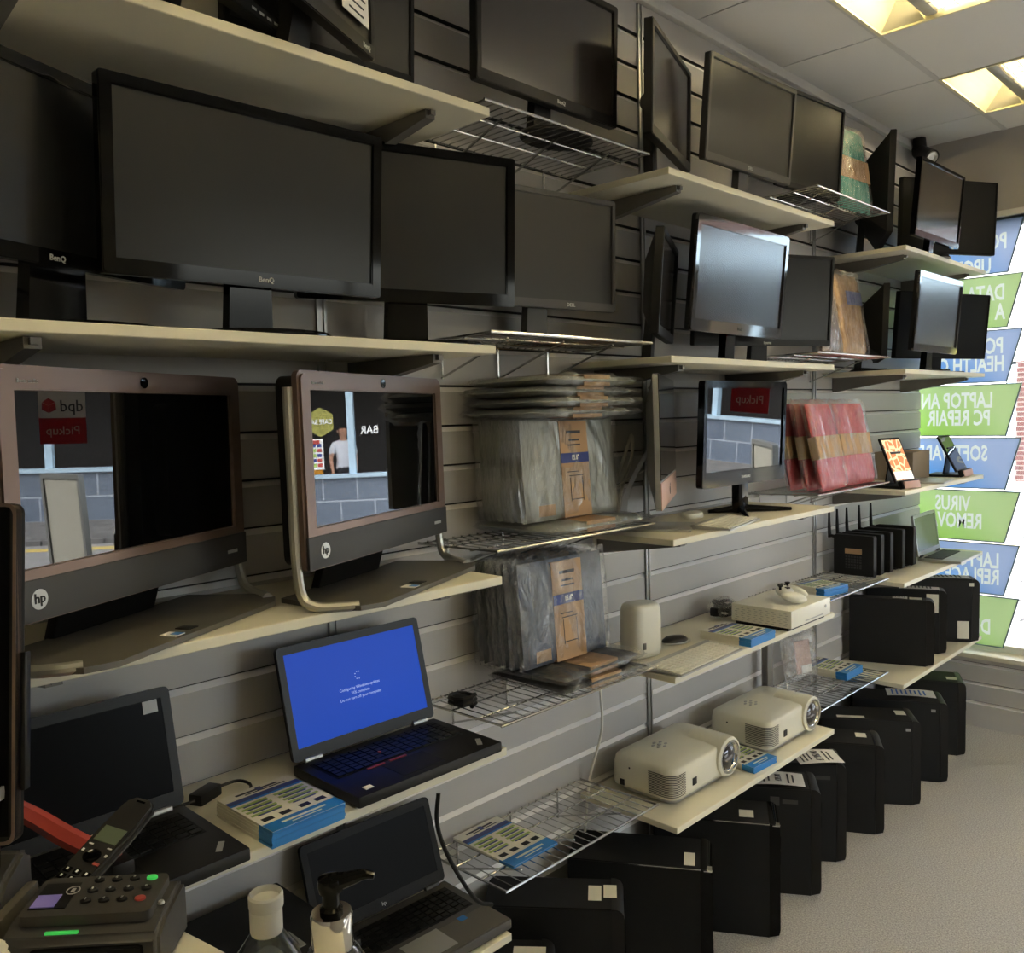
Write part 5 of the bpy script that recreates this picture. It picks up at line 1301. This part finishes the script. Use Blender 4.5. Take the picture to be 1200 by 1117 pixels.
# red handle
t = thing('tape_dispenser', 'curved red plastic tape dispenser lying left of the cordless phone', 'tape dispenser', (0, 0, 0), 0)
reach = Vector((1.657, 0, 1.65)); far = 1.12
pts = polyline([reach + (Vector(p) - reach) * far for p in ((.483, .305, 1.190), (.500, .328, 1.170), (.530, .352, 1.148), (.566, .375, 1.132), (.590, .388, 1.126))], 8)
b = MB(); b.tube(pts, [.012 + .002 * math.sin(k * .1) for k in range(len(pts))], 6); b.build('red_handle', 'redp', t, angle=50)
b = MB(); b.box((.462, .436, 1.055), (.04, .03, .02), .004); b.build('foot_block', 'blk', t)
b = MB(); b.box((.47, .44, 1.085), (.006, .006, .012), .0015); b.build('red_catch', 'redp', t)
# black rounded device and clear roll
t = thing('barcode_scanner', 'black rounded scanner head at the left edge, in front of the tilted touch screen', 'scanner', (.530, .262, 1.155), 0)
b = MB(); b.lathe([(.016, -.02), (.019, .03), (.024, .058), (.026, .078), (.020, .094), (.008, .099)], (0, 0, 0), 20); b.build('head', 'blkgloss', t)
b = MB(); b.lathe([(.027, .070), (.0275, .078), (.027, .084)], (0, 0, 0), 20); b.build('silver_band', 'silver', t)
t = thing('label_roll', 'roll of pale self-adhesive labels at the bottom left corner', 'label roll', (.628, .232, CT), -50)
b = MB(); b.lathe([(.012, -.02), (.026, -.02), (.026, .02), (.012, .02)], (0, 0, .026), 28, 'x'); b.build('paper_coil', 'label', t)
b = MB(); b.lathe([(.012, -.021), (.0135, 0), (.012, .021)], (0, 0, .026), 20, 'x'); b.build('core', 'card', t)
# touch screen till at the left edge
t = thing('till_screen', 'tall dark touch screen at the left edge of the photo, standing on the counter', 'till screen', (.449, .214, CT), -45.6)
TM = Matrix.Translation((0, 0, .32)) @ Matrix.Rotation(R(-7), 4, 'Y')
b = MB(); b.M = TM; b.prism(rrect(-.13, .13, -.20, .195, .012), -.018, 0, 'x'); cs = b.build('casing', 'blk', t)
b = MB(); b.M = TM; b.ring(rrect(-.13, .13, -.20, .195, .012), rrect(-.126, .126, -.196, .191, .01), -.012, .0006, 'x'); b.build('edge_rim', 'brown', t)
b = MB(); b.M = TM; b.box((.0004, 0, 0), (.001, .245, .38)); b.build('screen', 'scrlap', t, smooth=False)
b = MB(); b.box((-.035, 0, .06), (.03, .10, .12), .006); b.box((-.03, -.06, .006), (.08, .10, .012), .004); b.build('stand', 'blk', t)
b = MB(); b.M = TM; b.box((-.012, .135, -.06), (.012, .006, .16), .002); b.build('side_reader', 'blk', t)

# bottles
t = thing('sanitiser_bottle', 'clear bottle with a white flip-top cap, at the bottom edge', 'bottle', (.938, .392, CT), 0)
b = MB(); b.lathe([(.030, 0), (.033, .006), (.033, .085), (.029, .105), (.016, .124), (.013, .130)], (0, 0, 0), 32); b.build('bottle_body', 'clearpl', t)
b = MB(); b.lathe([(.029, .003), (.0315, .008), (.0315, .06), (.0, .06)], (0, 0, 0), 28); b.build('clear_gel', 'clearpl', t)
b = MB(); b.lathe([(.0145, .126), (.0150, .128), (.0150, .148), (.0140, .150)], (0, 0, 0), 28); b.lathe([(.0155, .150), (.0160, .152), (.0160, .162), (.0145, .164), (.013, .158), (0, .158)], (.001, 0, .0), 28); cp = b.build('flip_cap', 'frost', t)
b = MB(); b.lathe([(.0332, .03), (.0332, .075)], (0, 0, 0), 32); b.build('clear_label', 'filmclear', t)
t = thing('pump_bottle', 'clear bottle with a black pump on a chrome collar, at the bottom edge', 'bottle', (1.028, .405, CT), 0)
b = MB(); b.lathe([(.030, 0), (.034, .006), (.034, .10), (.032, .122), (.022, .140), (.016, .146)], (0, 0, 0), 32); b.build('bottle_body', 'clearpl', t)
b = MB(); b.lathe([(.0175, .141), (.0182, .143), (.0182, .172), (.0172, .175), (.0085, .175)], (0, 0, 0), 32); b.build('chrome_collar', 'chrome', t)
b = MB(); b.lathe([(.010, .172), (.010, .178), (.0075, .180), (.0075, .192), (.010, .193), (.0115, .200), (.0105, .205), (.004, .207)], (0, 0, 0), 24)
b.tube(polyline([(0, 0, .200), (.010, .010, .203), (.020, .020, .207), (.027, .027, .206)], 5), [.008, .008, .0078, .0074, .007, .0066, .0062, .006, .0056, .0052, .0048, .0044, .004, .0036, .0034, .003], 10); b.build('black_pump', 'blkgloss', t)
b = MB(); b.tube([(0, 0, .012), (0, 0, .145)], .003, 8); b.build('dip_tube', 'frost', t)

# ------------------------------------------------------------------ daylight
w = bpy.data.worlds.new('sky'); S.world = w; w.use_nodes = True
nt = w.node_tree; bg = nt.nodes['Background']
sky = nt.nodes.new('ShaderNodeTexSky'); sky.sky_type = 'NISHITA'; sky.sun_disc = False; sky.sun_elevation = R(48); sky.sun_rotation = R(200); sky.air_density = 1.2; sky.dust_density = 2.5
hs = nt.nodes.new('ShaderNodeHueSaturation'); hs.inputs['Saturation'].default_value = .4       # hazy bright sky
nt.links.new(sky.outputs[0], hs.inputs['Color']); nt.links.new(hs.outputs[0], bg.inputs['Color']); bg.inputs['Strength'].default_value = .42
sl = bpy.data.lights.new('sun', 'SUN'); sl.energy = 4; sl.angle = R(1); sl.color = (1., .94, .86)
so = bpy.data.objects.new('sun', sl); COL.objects.link(so)
d = Vector((-.8, .05, -.62)); so.rotation_euler = d.to_track_quat('-Z', 'Y').to_euler()

S.view_settings.view_transform = 'Standard'; S.view_settings.look = 'None'; S.view_settings.gamma = 1; S.view_settings.use_curve_mapping = False
S.view_settings.exposure = 2.45
S.cycles.use_denoising = True
S.cycles.max_bounces = 8; S.cycles.transparent_max_bounces = 24; S.cycles.sample_clamp_indirect = 8
S.cycles.caustics_reflective = False; S.cycles.caustics_refractive = False
